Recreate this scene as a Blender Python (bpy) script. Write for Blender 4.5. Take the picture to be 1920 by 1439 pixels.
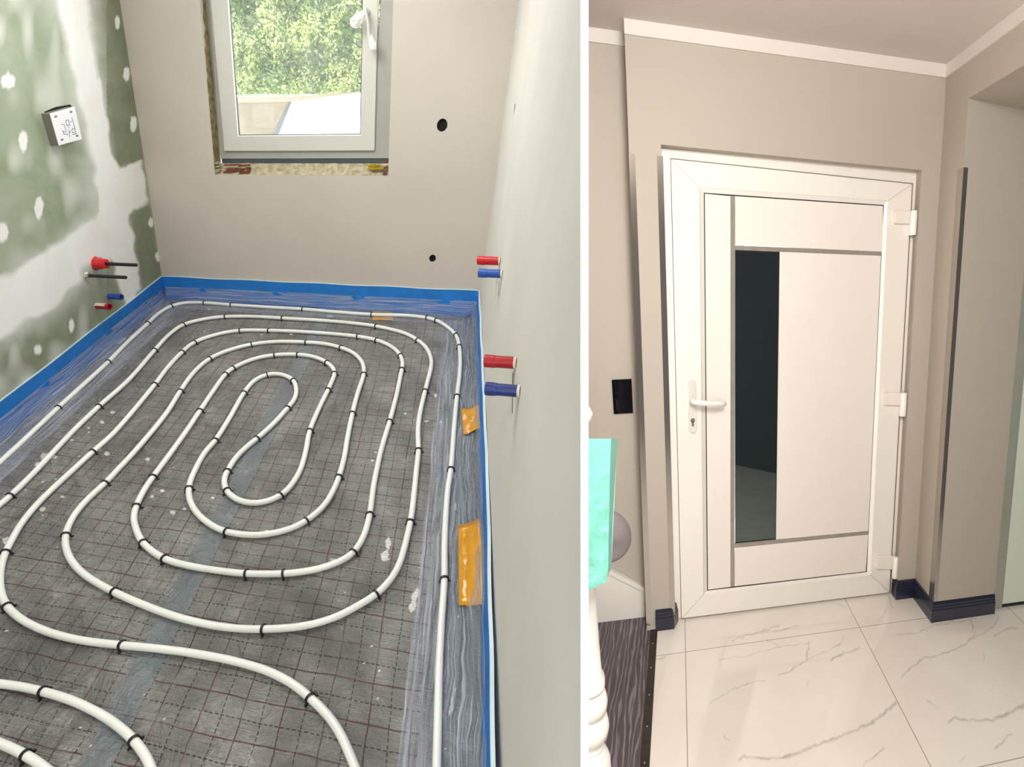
import bpy, bmesh, math, random
import numpy as np
from mathutils import Vector, Matrix, noise
from mathutils.geometry import tessellate_polygon
for o in list(bpy.data.objects): bpy.data.objects.remove(o)
random.seed(4); rng = np.random.RandomState(7)
SC = bpy.context.scene; C = SC.collection
# ------------------------------------------------------------------ camera
W_, H_ = 1920, 1439
CX, CY, F = 960.0, 719.5, 1050.0
def nrm(v): v = np.asarray(v, float); return v/np.linalg.norm(v)
def ray(p): return np.array([p[0]-CX, p[1]-CY, F], float)       # x right, y down, z forward
# directions of the two rooms' edges, as measured in the photograph
XL, DL, ZL = -nrm(ray((-4487,300))), nrm(ray((878,74))), -nrm(ray((624,2625)))
XR, DR, ZR = nrm(ray((5400,640))), nrm(ray((1272,512))), -nrm(ray((1400,6200)))
NL = nrm(np.cross(XL, DL));  NL = -NL if NL[1] > 0 else NL      # up in the left room = world up
NR = nrm(np.cross(XR, DR));  NR = -NR if NR[1] > 0 else NR
EYE = np.array([0.0, 0.0, 1.3])
RW = np.stack([nrm(np.cross(DL, NL)), DL, NL], 0)               # camera axes -> world
cam = bpy.data.cameras.new('camera'); camo = bpy.data.objects.new('camera', cam); C.objects.link(camo)
cam.lens = F/W_*36.0; cam.sensor_width = 36.0; cam.clip_start = 0.02; cam.clip_end = 200
Rm = np.eye(4); Rm[:3,0] = RW[:,0]; Rm[:3,1] = -RW[:,1]; Rm[:3,2] = -RW[:,2]; Rm[:3,3] = EYE
camo.matrix_world = Matrix(Rm.tolist()); SC.camera = camo
# ------------------------------------------------------------------ rooms
class Room:
    """a room with its own (slightly out of square) edge directions x, y (depth) and z (up), in metres"""
    def __init__(s, X, D, Z, N, corner, h):
        r = ray(corner); o = r*(-h/(r@N))
        s.B = RW@np.stack([X, D, Z], 1); s.O = RW@o+EYE; s.I = np.linalg.inv(s.B)
        s.X, s.Y, s.Z = s.B[:,0], s.B[:,1], s.B[:,2]; s.e = s.I@(EYE-s.O)
    def P(s, x, y, z): return s.O+s.B@np.array([x, y, z], float)
    def hit(s, px, py, ax, val):
        a = s.I@(RW@ray((px, py))); t = (val-s.e[ax])/a[ax]; return s.e+t*a
    def pix(s, q):                                              # room coords (n,3) -> photo pixels
        c = ((np.asarray(q)@s.B.T+s.O)-EYE)@RW
        return c[:,0]/c[:,2]*F+CX, c[:,1]/c[:,2]*F+CY
L = Room(XL, DL, ZL, NL, (310,562), 1.3)
R = Room(XR, DR, ZR, NR, (1278,1161), 1.56)
# ------------------------------------------------------------------ light, world, exposure
world = bpy.data.worlds.new('world'); SC.world = world; world.use_nodes = True
bg = world.node_tree.nodes['Background']; bg.inputs[0].default_value = (0.93,0.965,1.0,1); bg.inputs[1].default_value = 3.6
sun = bpy.data.lights.new('sun','SUN'); sun.energy = 2.5; sun.angle = math.radians(1.0); sun.color = (1,0.96,0.88)
so = bpy.data.objects.new('sun', sun); C.objects.link(so)
so.rotation_euler = Vector((0.80,0.45,-0.85)).to_track_quat('-Z','Y').to_euler()
def area(name, room, loc, aim, sx, sy, watt, col):
    l = bpy.data.lights.new(name,'AREA'); l.shape = 'RECTANGLE'; l.size = sx; l.size_y = sy; l.energy = watt; l.color = col
    o = bpy.data.objects.new(name, l); C.objects.link(o); p = room.P(*loc); q = room.P(*aim)
    o.location = p; o.rotation_euler = Vector(q-p).to_track_quat('-Z','Y').to_euler(); return o
area('rear_fill', L, (0.9,-4.3,1.25), (0.7,0,0.9), 0.9, 1.9, 6, (1.0,0.985,0.97))  # added fill from behind the camera, no doorway there
area('overhead_fill', L, (0.72,-1.15,2.13), (0.95,-1.15,0), 1.1, 1.3, 23, (1.0,0.985,0.97))  # added fill under the ceiling, brightens the side walls
area('hall_ceiling_lamp', R, (0.14,-2.75,2.38), (0.5,-0.2,1.0), 0.22, 0.22, 10, (1.0,0.985,0.965))
area('hall_upper_fill', R, (0.45,-2.2,2.38), (1.5,-0.3,0.4), 0.5, 0.5, 36, (1.0,0.985,0.965))  # added fill to lift the right wall and pillar
area('hall_front_fill', R, (0.45,-3.9,1.15), (1.3,0,0.75), 1.1, 1.3, 40, (1.0,0.985,0.965))  # broad fill added behind the camera for even front light
SC.view_settings.view_transform = 'Standard'; SC.view_settings.look = 'None'
SC.view_settings.exposure = 0.55; SC.view_settings.gamma = 1.0; SC.view_settings.use_curve_mapping = False
# ------------------------------------------------------------------ materials
def lin(c): return tuple(((v/255)/12.92 if v/255 <= 0.04045 else ((v/255+0.055)/1.055)**2.4) for v in c)+(1,)
class N_:
    def __init__(s, m): s.t = m.node_tree; s.n = s.t.nodes; s.l = s.t.links
    def new(s, k, **kw):
        n = s.n.new(k)
        for a, v in kw.items(): setattr(n, a, v)
        return n
    def link(s, a, b): s.l.new(a, b)
    def math(s, op, a, b=None, c=None):
        n = s.new('ShaderNodeMath', operation=op)
        for i, v in enumerate((a, b, c)):
            if v is None: continue
            if isinstance(v, (int, float)): n.inputs[i].default_value = v
            else: s.link(v, n.inputs[i])
        return n.outputs[0]
    def mix(s, f, a, b):
        n = s.new('ShaderNodeMix', data_type='RGBA')
        for i, v in ((0, f), (6, a), (7, b)):
            if isinstance(v, (int, float, tuple)): n.inputs[i].default_value = v
            else: s.link(v, n.inputs[i])
        return n.outputs[2]
    def noise(s, scale, detail=3, vec=None, rough=0.5, dist=0.0):
        n = s.new('ShaderNodeTexNoise'); n.inputs['Scale'].default_value = scale; n.inputs['Detail'].default_value = detail
        n.inputs['Roughness'].default_value = rough; n.inputs['Distortion'].default_value = dist
        if vec is not None: s.link(vec, n.inputs['Vector'])
        return n.outputs['Fac']
    def ramp(s, v, lo, hi, a=0.0, b=1.0):
        n = s.new('ShaderNodeMapRange'); s.link(v, n.inputs[0])
        for i, q in ((1, lo), (2, hi), (3, a), (4, b)): n.inputs[i].default_value = q
        return n.outputs[0]
    def bump(s, h, strength, dist):
        n = s.new('ShaderNodeBump'); n.inputs['Strength'].default_value = strength; n.inputs['Distance'].default_value = dist
        s.link(h, n.inputs['Height']); return n.outputs[0]
def mat(name, col, rough=0.5, metal=0.0, var=0.06, vscale=6.0, bump=0.0, bscale=60.0, spec=0.5, trans=0.0, sss=0.0, coat=0.0):
    m = bpy.data.materials.new(name); m.use_nodes = True; g = N_(m); b = g.n['Principled BSDF']
    c = lin(col); tc = g.new('ShaderNodeTexCoord').outputs['Object']
    nf = g.noise(vscale, 4, tc)
    g.link(g.mix(g.ramp(nf, 0.3, 0.7), tuple(x*(1-var) for x in c[:3])+(1,), tuple(min(1, x*(1+var)) for x in c[:3])+(1,)), b.inputs['Base Color'])
    b.inputs['Roughness'].default_value = rough; b.inputs['Metallic'].default_value = metal
    b.inputs['Specular IOR Level'].default_value = spec; b.inputs['Transmission Weight'].default_value = trans
    b.inputs['Coat Weight'].default_value = coat
    if sss: b.inputs['Subsurface Weight'].default_value = sss; b.inputs['Subsurface Radius'].default_value = (.01,.01,.01); b.inputs['Subsurface Scale'].default_value = 0.5
    if bump: g.link(g.bump(g.noise(bscale, 4, tc), bump, 0.002), b.inputs['Normal'])
    return m
M = {}
M['plaster'] = mat('beige_plaster', (190,182,171), 0.85, var=0.05, vscale=2.2, bump=0.25, bscale=25)
M['plaster_right'] = mat('pale_skim_plaster', (208,204,196), 0.8, var=0.05, vscale=3, bump=0.3, bscale=18)
M['ceiling'] = mat('white_ceiling_paint', (225,223,218), 0.9)
M['foam'] = mat('yellowed_mounting_foam', (128,114,76), 0.95, var=0.5, vscale=30, bump=1, bscale=80)
M['rubble'] = mat('rough_mortar', (164,155,128), 0.95, var=0.3, vscale=40, bump=1, bscale=90)
M['brick'] = mat('broken_red_brick', (120,58,42), 0.9, var=0.3, vscale=50, bump=1)
M['rubble_tape'] = mat('yellow_tape', (165,140,30), 0.4, var=0.25, vscale=30)
M['dark_profile'] = mat('dark_grey_connector', (70,78,80), 0.5)
M['pvc'] = mat('white_window_pvc', (200,198,190), 0.35, var=0.02)
M['pvc_shaded'] = mat('shaded_frame_pvc', (160,159,152), 0.5)  # outer frame's shade put into a greyer copy of the pvc
M['gasket'] = mat('black_gasket', (30,30,32), 0.6)
M['pipe'] = mat('white_heating_pipe', (226,226,221), 0.28, var=0.03, vscale=8, sss=0.1)
M['clip'] = mat('black_clip_plastic', (22,22,24), 0.45)
M['blue_strip'] = mat('blue_edge_foam', (22,114,194), 0.75, var=0.12, vscale=14, bump=0.4, bscale=120)
M['strip_rim'] = mat('pale_cut_rim', (190,205,212), 0.8)
M['tape'] = mat('amber_packing_tape', (200,138,10), 0.12, var=0.12, vscale=25, bump=0.8, bscale=45, coat=0.5)
M['red'] = mat('red_plug_plastic', (190,24,38), 0.35, var=0.12, vscale=40)
M['red_dark'] = mat('dark_red_plug_plastic', (158,22,32), 0.35, var=0.12, vscale=40)
M['blue'] = mat('blue_plug_plastic', (36,76,160), 0.35, var=0.15, vscale=60)
M['blue_dark'] = mat('navy_plug_plastic', (30,48,110), 0.35, var=0.2, vscale=60)
M['plaster_smear'] = mat('dried_plaster_smear', (200,192,176), 0.9, bump=0.6)
M['black'] = mat('black_rod', (16,16,16), 0.5)
M['hole_shade'] = mat('hole_shade_black', (5,5,5), 0.9)  # near-black that paints the shade inside holes and slots
M['boxwhite'] = mat('white_box_cover', (238,238,240), 0.45, var=0.02)
M['boxgrey'] = mat('grey_box_side', (120,116,104), 0.6)
M['ink'] = mat('grey_print', (120,124,138), 0.6)
M['steel'] = mat('bright_nut', (205,205,200), 0.25, metal=0.9)
M['wrap'] = mat('crumpled_protective_film', (250,244,238), 0.3, var=0.05, vscale=50, bump=0.5)
M['white_sheet'] = mat('white_roof_sheet', (240,240,238), 0.6)
M['shingle'] = mat('sand_roof_boards', (104,90,68), 0.85, var=0.15, vscale=4)
M['gutter'] = mat('grey_gutter', (52,53,58), 0.6)
M['edge'] = mat('cream_edge_board', (128,116,96), 0.7)
M['earth'] = mat('dry_earth', (92,82,74), 0.95, var=0.2)
M['trunk'] = mat('dark_hedge_core', (96,112,58), 0.95, var=0.3)
M['partition'] = mat('white_partition_paint', (250,250,250), 0.6, var=0.01)
# right room
M['greige'] = mat('greige_wall_paint', (182,172,158), 0.8, var=0.015, vscale=2, bump=0.06, bscale=220)
M['cornice'] = mat('cream_cornice', (220,212,203), 0.7, var=0.01)
M['hallceil'] = mat('hall_ceiling_paint', (212,202,194), 0.85, var=0.015)
M['upvc'] = mat('glossy_white_door_pvc', (240,232,222), 0.22, var=0.01)
M['upvc_shaded'] = mat('shaded_handle_white', (222,215,206), 0.3, var=0.01)  # handle plate's shadow outline put into a greyer white
M['panel'] = mat('satin_white_door_panel', (238,228,218), 0.35, var=0.01)
M['inlay'] = mat('brushed_steel_inlay', (170,162,150), 0.4, metal=0.35, var=0.08, vscale=30)
M['chrome'] = mat('chrome_corner_guard', (205,200,194), 0.22, metal=0.9, var=0.03)
M['skirt'] = mat('navy_black_skirting', (42,44,60), 0.28, var=0.1)
M['switch'] = mat('glossy_black_switch', (12,12,22), 0.12)
M['strip'] = mat('dark_bronze_threshold', (58,50,42), 0.45, metal=0.3, var=0.3, vscale=20)
M['turq'] = mat('turquoise_paper', (122,194,176), 0.5, var=0.04)
M['turqin'] = mat('turquoise_paper_inside', (120,235,205), 0.5)
M['post'] = mat('white_lacquered_post', (244,238,230), 0.25, var=0.01)
M['mauve'] = mat('mauve_grey_cloth', (124,112,111), 0.8, var=0.05)
M['frostframe'] = mat('grey_green_door_frame', (160,162,148), 0.4)
M['frost'] = mat('frosted_green_glass', (226,234,216), 0.25, var=0.01)
M['darkroom'] = mat('painted_room_shade', (58,54,52), 0.9)  # dark of unlit rooms put into the wall colour
M['stringer'] = mat('white_stair_stringer', (232,226,216), 0.4, var=0.01)
def glassmat(name, col, transp, rough=0.03, dust=0.0):
    m = bpy.data.materials.new(name); m.use_nodes = True; g = N_(m); out = g.n['Material Output']; g.n.remove(g.n['Principled BSDF'])
    t = g.new('ShaderNodeBsdfTransparent'); t.inputs[0].default_value = col
    s = g.new('ShaderNodeBsdfGlossy'); s.inputs[0].default_value = (1,1,1,1); s.inputs[1].default_value = rough
    x = g.new('ShaderNodeMixShader'); x.inputs[0].default_value = 1-transp
    g.link(t.outputs[0], x.inputs[1]); g.link(s.outputs[0], x.inputs[2])
    d = g.new('ShaderNodeBsdfTranslucent'); d.inputs[0].default_value = (0.9,0.9,0.88,1); y = g.new('ShaderNodeMixShader'); tc = g.new('ShaderNodeTexCoord').outputs['Object']
    g.link(g.ramp(g.noise(5, 5, tc, 0.65), 0.3, 0.75, dust*0.6, dust*2.0), y.inputs[0]); g.link(x.outputs[0], y.inputs[1]); g.link(d.outputs[0], y.inputs[2]); g.link(y.outputs[0], out.inputs[0]); return m
M['pane'] = glassmat('dusty_window_glass', (0.86,0.88,0.87,1), 0.96, dust=0.022)
def filmmat():
    m = bpy.data.materials.new('clear_plastic_film'); m.use_nodes = True; g = N_(m); out = g.n['Material Output']; p = g.n['Principled BSDF']
    tc = g.new('ShaderNodeUVMap'); mp = g.new('ShaderNodeMapping'); mp.inputs['Scale'].default_value = (2.2, 22, 1); g.link(tc.outputs[0], mp.inputs[0])
    h = g.noise(1.6, 5, mp.outputs[0], 0.6, 0.6); nm = g.bump(h, 1.0, 0.012)
    t = g.new('ShaderNodeBsdfTransparent'); t.inputs[0].default_value = (0.93,0.95,0.99,1)
    p.inputs['Base Color'].default_value = lin((214,218,232)); p.inputs['Roughness'].default_value = 0.18
    p.inputs['Specular IOR Level'].default_value = 1.0; g.link(nm, p.inputs['Normal'])
    x = g.new('ShaderNodeMixShader'); g.link(g.ramp(h, 0.36, 0.72, 0.06, 0.62), x.inputs[0])  # whiter, more opaque streaks also paint the film's highlights
    g.link(t.outputs[0], x.inputs[1]); g.link(p.outputs[0], x.inputs[2]); g.link(x.outputs[0], out.inputs[0]); return m
M['film'] = filmmat()
def leafmat():
    m = bpy.data.materials.new('sunlit_hedge_leaf'); m.use_nodes = True; g = N_(m); b = g.n['Principled BSDF']
    at = g.new('ShaderNodeAttribute', attribute_name='tint').outputs['Fac']
    g.link(g.mix(at, lin((52,84,30)), lin((172,184,112))), b.inputs['Base Color']); b.inputs['Roughness'].default_value = 0.5; return m
M['leaf'] = leafmat()
def boardwall():
    m = bpy.data.materials.new('green_board_with_filler'); m.use_nodes = True; g = N_(m); b = g.n['Principled BSDF']
    at = g.new('ShaderNodeAttribute', attribute_name='filler').outputs['Fac']
    dk = g.new('ShaderNodeAttribute', attribute_name='bare').outputs['Fac']
    tc = g.new('ShaderNodeTexCoord').outputs['Object']
    big = g.noise(2.6, 5, tc, 0.6, 0.8); fine = g.noise(22, 5, tc, 0.6)
    green = g.mix(g.ramp(big, 0.35, 0.65), lin((138,151,120)), lin((168,176,156)))
    green = g.mix(g.math('MULTIPLY', dk, g.ramp(fine, 0.3, 0.75, 0.7, 1.0)), green, lin((112,116,92)))
    wht = g.mix(g.ramp(big, 0.3, 0.7), lin((242,242,241)), lin((234,231,224)))
    g.link(g.mix(at, green, wht), b.inputs['Base Color']); b.inputs['Roughness'].default_value = 0.8
    g.link(g.bump(g.noise(14, 4, tc), 0.3, 0.003), b.inputs['Normal']); return m
M['board'] = boardwall()
def matfloor():
    m = bpy.data.materials.new('grey_grid_foil'); m.use_nodes = True; g = N_(m); b = g.n['Principled BSDF']
    uv = g.new('ShaderNodeUVMap').outputs[0]; sp = g.new('ShaderNodeSeparateXYZ')
    wob = g.new('ShaderNodeTexNoise'); wob.inputs['Scale'].default_value = 5.0; wob.inputs['Detail'].default_value = 3; g.link(uv, wob.inputs['Vector'])
    sub = g.new('ShaderNodeVectorMath', operation='SUBTRACT'); g.link(wob.outputs['Color'], sub.inputs[0]); sub.inputs[1].default_value = (.5,.5,.5)
    scl = g.new('ShaderNodeVectorMath', operation='SCALE'); g.link(sub.outputs[0], scl.inputs[0]); scl.inputs['Scale'].default_value = 0.022
    add = g.new('ShaderNodeVectorMath', operation='ADD'); g.link(uv, add.inputs[0]); g.link(scl.outputs[0], add.inputs[1]); g.link(add.outputs[0], sp.inputs[0])
    u, v = sp.outputs[0], sp.outputs[1]
    def lines(c, off, pitch, wd):
        f = g.math('FRACT', g.math('ADD', g.math('DIVIDE', g.math('SUBTRACT', c, off), pitch), 0.5))
        d = g.math('MULTIPLY', g.math('ABSOLUTE', g.math('SUBTRACT', f, 0.5)), pitch); return g.ramp(d, wd*0.5, wd, 1.0, 0.0)
    PX, PY = 0.1016, 0.0915
    redu, redv = lines(u, 1.3, PX, 0.0022), lines(v, -2.21, PY, 0.0022)
    dshu, dshv = lines(u, 1.3+PX/2, PX, 0.0018), lines(v, -2.21+PY/2, PY, 0.0018)
    dash1 = g.math('GREATER_THAN', g.math('FRACT', g.math('MULTIPLY', v, 70)), 0.35); dash2 = g.math('GREATER_THAN', g.math('FRACT', g.math('MULTIPLY', u, 70)), 0.35)
    gap = g.noise(7, 2, uv)
    red = g.math('MULTIPLY', g.math('MAXIMUM', redu, redv), g.ramp(gap, 0.35, 0.5, 0.45, 0.9))
    blk = g.math('MAXIMUM', g.math('MULTIPLY', dshu, dash1), g.math('MULTIPLY', dshv, dash2))
    # plain overlap band and plain selvedge carry no print
    jag = g.math('MULTIPLY', g.math('SUBTRACT', g.noise(60, 3, uv), 0.5), 0.03)
    band = g.math('MULTIPLY', g.math('GREATER_THAN', u, g.math('ADD', jag, 1.068)), g.math('LESS_THAN', u, g.math('ADD', jag, 1.145)))
    plain = g.math('MAXIMUM', band, g.math('GREATER_THAN', u, 1.83)); keep = g.math('SUBTRACT', 1.0, plain)
    mp = g.new('ShaderNodeMapping'); mp.inputs['Scale'].default_value = (3, 70, 1); g.link(uv, mp.inputs[0])
    weave = g.noise(3.0, 4, mp.outputs[0]); blot = g.noise(3.4, 6, uv, 0.65, 0.4); dust = g.noise(9, 8, uv, 0.75, 1.2)
    base = g.mix(g.ramp(blot, 0.3, 0.7), lin((120,118,115)), lin((168,165,162)))
    base = g.mix(g.ramp(weave, 0.42, 0.62, 0.0, 0.30), base, lin((112,111,106)))
    base = g.mix(band, base, lin((138,144,149))); base = g.mix(g.math('GREATER_THAN', u, 1.83), base, lin((118,124,120)))
    base = g.mix(g.math('MULTIPLY', red, keep), base, lin((94,52,60)))
    base = g.mix(g.math('MULTIPLY', g.math('MULTIPLY', blk, keep), 0.9), base, lin((46,47,48)))
    base = g.mix(g.ramp(dust, 0.55, 0.75, 0.0, 0.5), base, lin((205,203,196)))
    at = g.new('ShaderNodeAttribute', attribute_name='splash').outputs['Fac']
    base = g.mix(g.ramp(at, 0.35, 0.65), base, lin((236,234,226)))
    g.link(base, b.inputs['Base Color']); b.inputs['Roughness'].default_value = 0.34; b.inputs['Metallic'].default_value = 0.35; b.inputs['Specular IOR Level'].default_value = 0.7
    h1 = g.noise(5, 7, uv, 0.62, 2.2)
    hh = g.math('ADD', g.math('MULTIPLY', h1, 5.0), weave); g.link(g.bump(hh, 1.0, 0.010), b.inputs['Normal']); return m
M['foil'] = matfloor()
def tilemat(jx, jy):
    m = bpy.data.materials.new('polished_marble_tile'); m.use_nodes = True; g = N_(m); b = g.n['Principled BSDF']
    uv = g.new('ShaderNodeUVMap').outputs[0]; sp = g.new('ShaderNodeSeparateXYZ'); g.link(uv, sp.inputs[0])
    joint = None
    for c, vals in ((sp.outputs[0], jx), (sp.outputs[1], jy)):
        for q in vals:
            d = g.ramp(g.math('ABSOLUTE', g.math('SUBTRACT', c, q)), 0.0010, 0.0022, 1.0, 0.0); joint = d if joint is None else g.math('MAXIMUM', joint, d)
    at = g.new('ShaderNodeAttribute', attribute_name='vein').outputs['Fac']
    wob = g.noise(30, 5, uv, 0.7); big = g.noise(2.0, 3, uv)
    base = g.mix(g.ramp(big, 0.35, 0.65), lin((226,216,204)), lin((234,226,215)))
    v = g.math('MULTIPLY', at, g.ramp(wob, 0.3, 0.6, 0.35, 1.0))
    base = g.mix(v, base, lin((150,142,132)))
    base = g.mix(joint, base, lin((138,128,114))); g.link(base, b.inputs['Base Color'])
    b.inputs['Roughness'].default_value = 0.05; b.inputs['IOR'].default_value = 1.75; return m
def woodmat():
    m = bpy.data.materials.new('dark_grey_laminate'); m.use_nodes = True; g = N_(m); b = g.n['Principled BSDF']
    uv = g.new('ShaderNodeUVMap').outputs[0]; mp = g.new('ShaderNodeMapping'); mp.inputs['Scale'].default_value = (1, 0.16, 1); g.link(uv, mp.inputs[0])
    w = g.new('ShaderNodeTexWave', wave_type='BANDS', bands_direction='X'); g.link(mp.outputs[0], w.inputs[0]); w.inputs['Scale'].default_value = 16; w.inputs['Distortion'].default_value = 14; w.inputs['Detail'].default_value = 3; w.inputs['Detail Scale'].default_value = 0.9
    mp2 = g.new('ShaderNodeMapping'); mp2.inputs['Scale'].default_value = (14, 1, 1); g.link(uv, mp2.inputs[0]); n = g.noise(9, 5, mp2.outputs[0])
    c = g.mix(g.ramp(w.outputs[1], 0.55, 1.0), lin((84,76,80)), lin((136,126,130))); c = g.mix(g.ramp(n, 0.4, 0.65, 0, 0.55), c, lin((62,54,56)))
    g.link(c, b.inputs['Base Color']); b.inputs['Roughness'].default_value = 0.4; return m
M['wood'] = woodmat()
# ------------------------------------------------------------------ object helpers
def tag(o, label=None, cat=None, group=None, kind=None):
    if label: o['label'] = label
    if cat: o['category'] = cat
    if group: o['group'] = group
    if kind: o['kind'] = kind
    return o
def thing(name, loc, label, cat, group=None, kind=None):
    o = bpy.data.objects.new(name, None); o.empty_display_size = 0.05; o.location = Vector(loc); C.objects.link(o); return tag(o, label, cat, group, kind)
EMPTYLOC = {}
def worldloc(o):
    v = Vector(o.location)
    while o.parent: o = o.parent; v = v+Vector(o.location)
    return v
class MB:
    """collects shapes given in a room's coordinates (or world points) into one mesh"""
    def __init__(s, room=None): s.r = room; s.v = []; s.f = []
    def w(s, p): return s.r.P(*p) if s.r is not None else np.asarray(p, float)
    def add(s, pts, faces, world=False):
        b = len(s.v); s.v += [np.asarray(p, float) if world else s.w(p) for p in pts]; s.f += [tuple(b+i for i in f) for f in faces]; return s
    def box(s, x0, x1, y0, y1, z0, z1):
        return s.add([(x, y, z) for z in (z0, z1) for x, y in ((x0,y0),(x1,y0),(x1,y1),(x0,y1))], [(3,2,1,0),(4,5,6,7),(0,1,5,4),(1,2,6,5),(2,3,7,6),(3,0,4,7)])
    def quad(s, a, b, c, d): return s.add([a, b, c, d], [(0,1,2,3)])
    def slab(s, front, off):
        """prism: polygon 'front' (room coords) pushed by vector off (room coords)"""
        n = len(front); off = np.asarray(off, float); pts = [np.asarray(p, float) for p in front]+[np.asarray(p, float)+off for p in front]
        return s.add(pts, [tuple(range(n)), tuple(range(2*n-1, n-1, -1))]+[(i, i+n, (i+1)%n+n, (i+1)%n) for i in range(n)])
    def ringslab(s, outer, inner, off):
        n = len(outer); off = np.asarray(off, float); o = [np.asarray(p, float) for p in outer]; i_ = [np.asarray(p, float) for p in inner]
        pts = o+i_+[p+off for p in o]+[p+off for p in i_]; f = []
        for k in range(n):
            q = (k+1)%n; f += [(k, q, n+q, n+k), (2*n+q, 2*n+k, 3*n+k, 3*n+q), (k, 2*n+k, 2*n+q, q), (n+q, 3*n+q, 3*n+k, n+k)]
        return s.add(pts, f)
    def lathe(s, p0, axis, prof, seg=20, cap=True):
        """prof = [(dist along axis, radius)], world points"""
        a = nrm(axis); h = np.array([0,0,1.]) if abs(a[2]) < 0.9 else np.array([1.,0,0]); u = nrm(np.cross(a, h)); w = np.cross(a, u)
        pts = [p0+a*d+(u*math.cos(t)+w*math.sin(t))*r for d, r in prof for t in (2*math.pi*i/seg for i in range(seg))]; f = []
        for k in range(len(prof)-1):
            for i in range(seg): j = (i+1)%seg; f.append((k*seg+i, k*seg+j, (k+1)*seg+j, (k+1)*seg+i))
        if cap: f += [tuple(range(seg-1, -1, -1)), tuple((len(prof)-1)*seg+i for i in range(seg))]
        return s.add(pts, f, True)
    def tube(s, path, r, seg=12, cap=True, flat=1.0):
        path = [np.asarray(p, float) for p in path]; n = len(path); pts = []; f = []
        t0 = nrm(path[1]-path[0]); h = np.array([0,0,1.]) if abs(t0[2]) < 0.9 else np.array([1.,0,0]); u = nrm(np.cross(t0, h))
        for k, p in enumerate(path):
            t = nrm(path[min(k+1, n-1)]-path[max(k-1, 0)]); u = nrm(u-t*(u@t)); w = np.cross(t, u); rr = r[k] if hasattr(r, '__len__') else r
            pts += [p+(u*math.cos(2*math.pi*i/seg)+w*flat*math.sin(2*math.pi*i/seg))*rr for i in range(seg)]
        for k in range(n-1):
            for i in range(seg): j = (i+1)%seg; f.append((k*seg+i, k*seg+j, (k+1)*seg+j, (k+1)*seg+i))
        if cap: f += [tuple(range(seg-1, -1, -1)), tuple((n-1)*seg+i for i in range(seg))]
        return s.add(pts, f, True)
    def build(s, name, m, parent=None, label=None, cat=None, group=None, kind=None, smooth=False, bevel=0, clip=None, autos=None):
        V = np.array(s.v)
        me = bpy.data.meshes.new(name)
        if parent is not None: base = np.array(worldloc(parent))
        else: base = np.array([V[:,0].mean(), V[:,1].mean(), V[:,2].min()])
        me.from_pydata([tuple(p-base) for p in V], [], s.f); me.update()
        bm = bmesh.new(); bm.from_mesh(me)
        if clip:
            nrm_, pt = CLIP[clip]; bmesh.ops.bisect_plane(bm, geom=bm.verts[:]+bm.edges[:]+bm.faces[:], plane_co=Vector(pt-base), plane_no=Vector(nrm_), clear_inner=True)
            es = [e for e in bm.edges if e.is_boundary]
            if es: bmesh.ops.holes_fill(bm, edges=es, sides=0)
        bmesh.ops.recalc_face_normals(bm, faces=bm.faces[:]); bm.to_mesh(me); bm.free()
        if smooth:
            for p in me.polygons: p.use_smooth = True
        me.materials.append(m); o = bpy.data.objects.new(name, me); C.objects.link(o)
        if parent is not None: o.parent = parent
        else: o.location = Vector(base)
        if bevel: b = o.modifiers.new('bevel','BEVEL'); b.width = bevel; b.segments = 2; b.limit_method = 'ANGLE'; b.angle_limit = math.radians(40)
        if autos:
            for p in me.polygons: p.use_smooth = True
            me.set_sharp_from_angle(angle=math.radians(autos))
        return tag(o, label, cat, group, kind)
# plane of the added thin partition between the two rooms (photo column 1096); each room is cut off at it
pn = nrm(RW@np.array([F, 0, -(1096-CX)])); CLIP = {'R': (pn, EYE), 'L': (-pn, EYE)}
def struct(mb, name, m, label, cat, **k): return mb.build(name, m, label=label, cat=cat, kind='structure', **k)
# ------------------------------------------------------------------ painted masks (patches with outlines of their own)
def vnoise(x, y, seed=0):
    r = np.random.RandomState(seed).rand(64, 64); xi = np.floor(x).astype(int); yi = np.floor(y).astype(int); fx = x-xi; fy = y-yi
    fx = fx*fx*(3-2*fx); fy = fy*fy*(3-2*fy); g = lambda a, b: r[a%64, b%64]
    return (g(xi,yi)*(1-fx)+g(xi+1,yi)*fx)*(1-fy)+(g(xi,yi+1)*(1-fx)+g(xi+1,yi+1)*fx)*fy
def sdpoly(x, y, poly):
    ins = np.zeros(x.shape, bool); d = np.full(x.shape, 1e9); n = len(poly)
    for i in range(n):
        (x0, y0), (x1, y1) = poly[i], poly[(i+1)%n]
        t = np.clip(((x-x0)*(x1-x0)+(y-y0)*(y1-y0))/((x1-x0)**2+(y1-y0)**2+1e-9), 0, 1)
        d = np.minimum(d, np.hypot(x-x0-t*(x1-x0), y-y0-t*(y1-y0)))
        c = ((y0 > y) != (y1 > y)) & (x < (x1-x0)*(y-y0)/((y1-y0)+1e-12)+x0); ins ^= c
    return np.where(ins, d, -d)
def sdline(x, y, pts):
    d = np.full(x.shape, 1e9)
    for (x0, y0), (x1, y1) in zip(pts[:-1], pts[1:]):
        t = np.clip(((x-x0)*(x1-x0)+(y-y0)*(y1-y0))/((x1-x0)**2+(y1-y0)**2+1e-9), 0, 1); d = np.minimum(d, np.hypot(x-x0-t*(x1-x0), y-y0-t*(y1-y0)))
    return d
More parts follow.
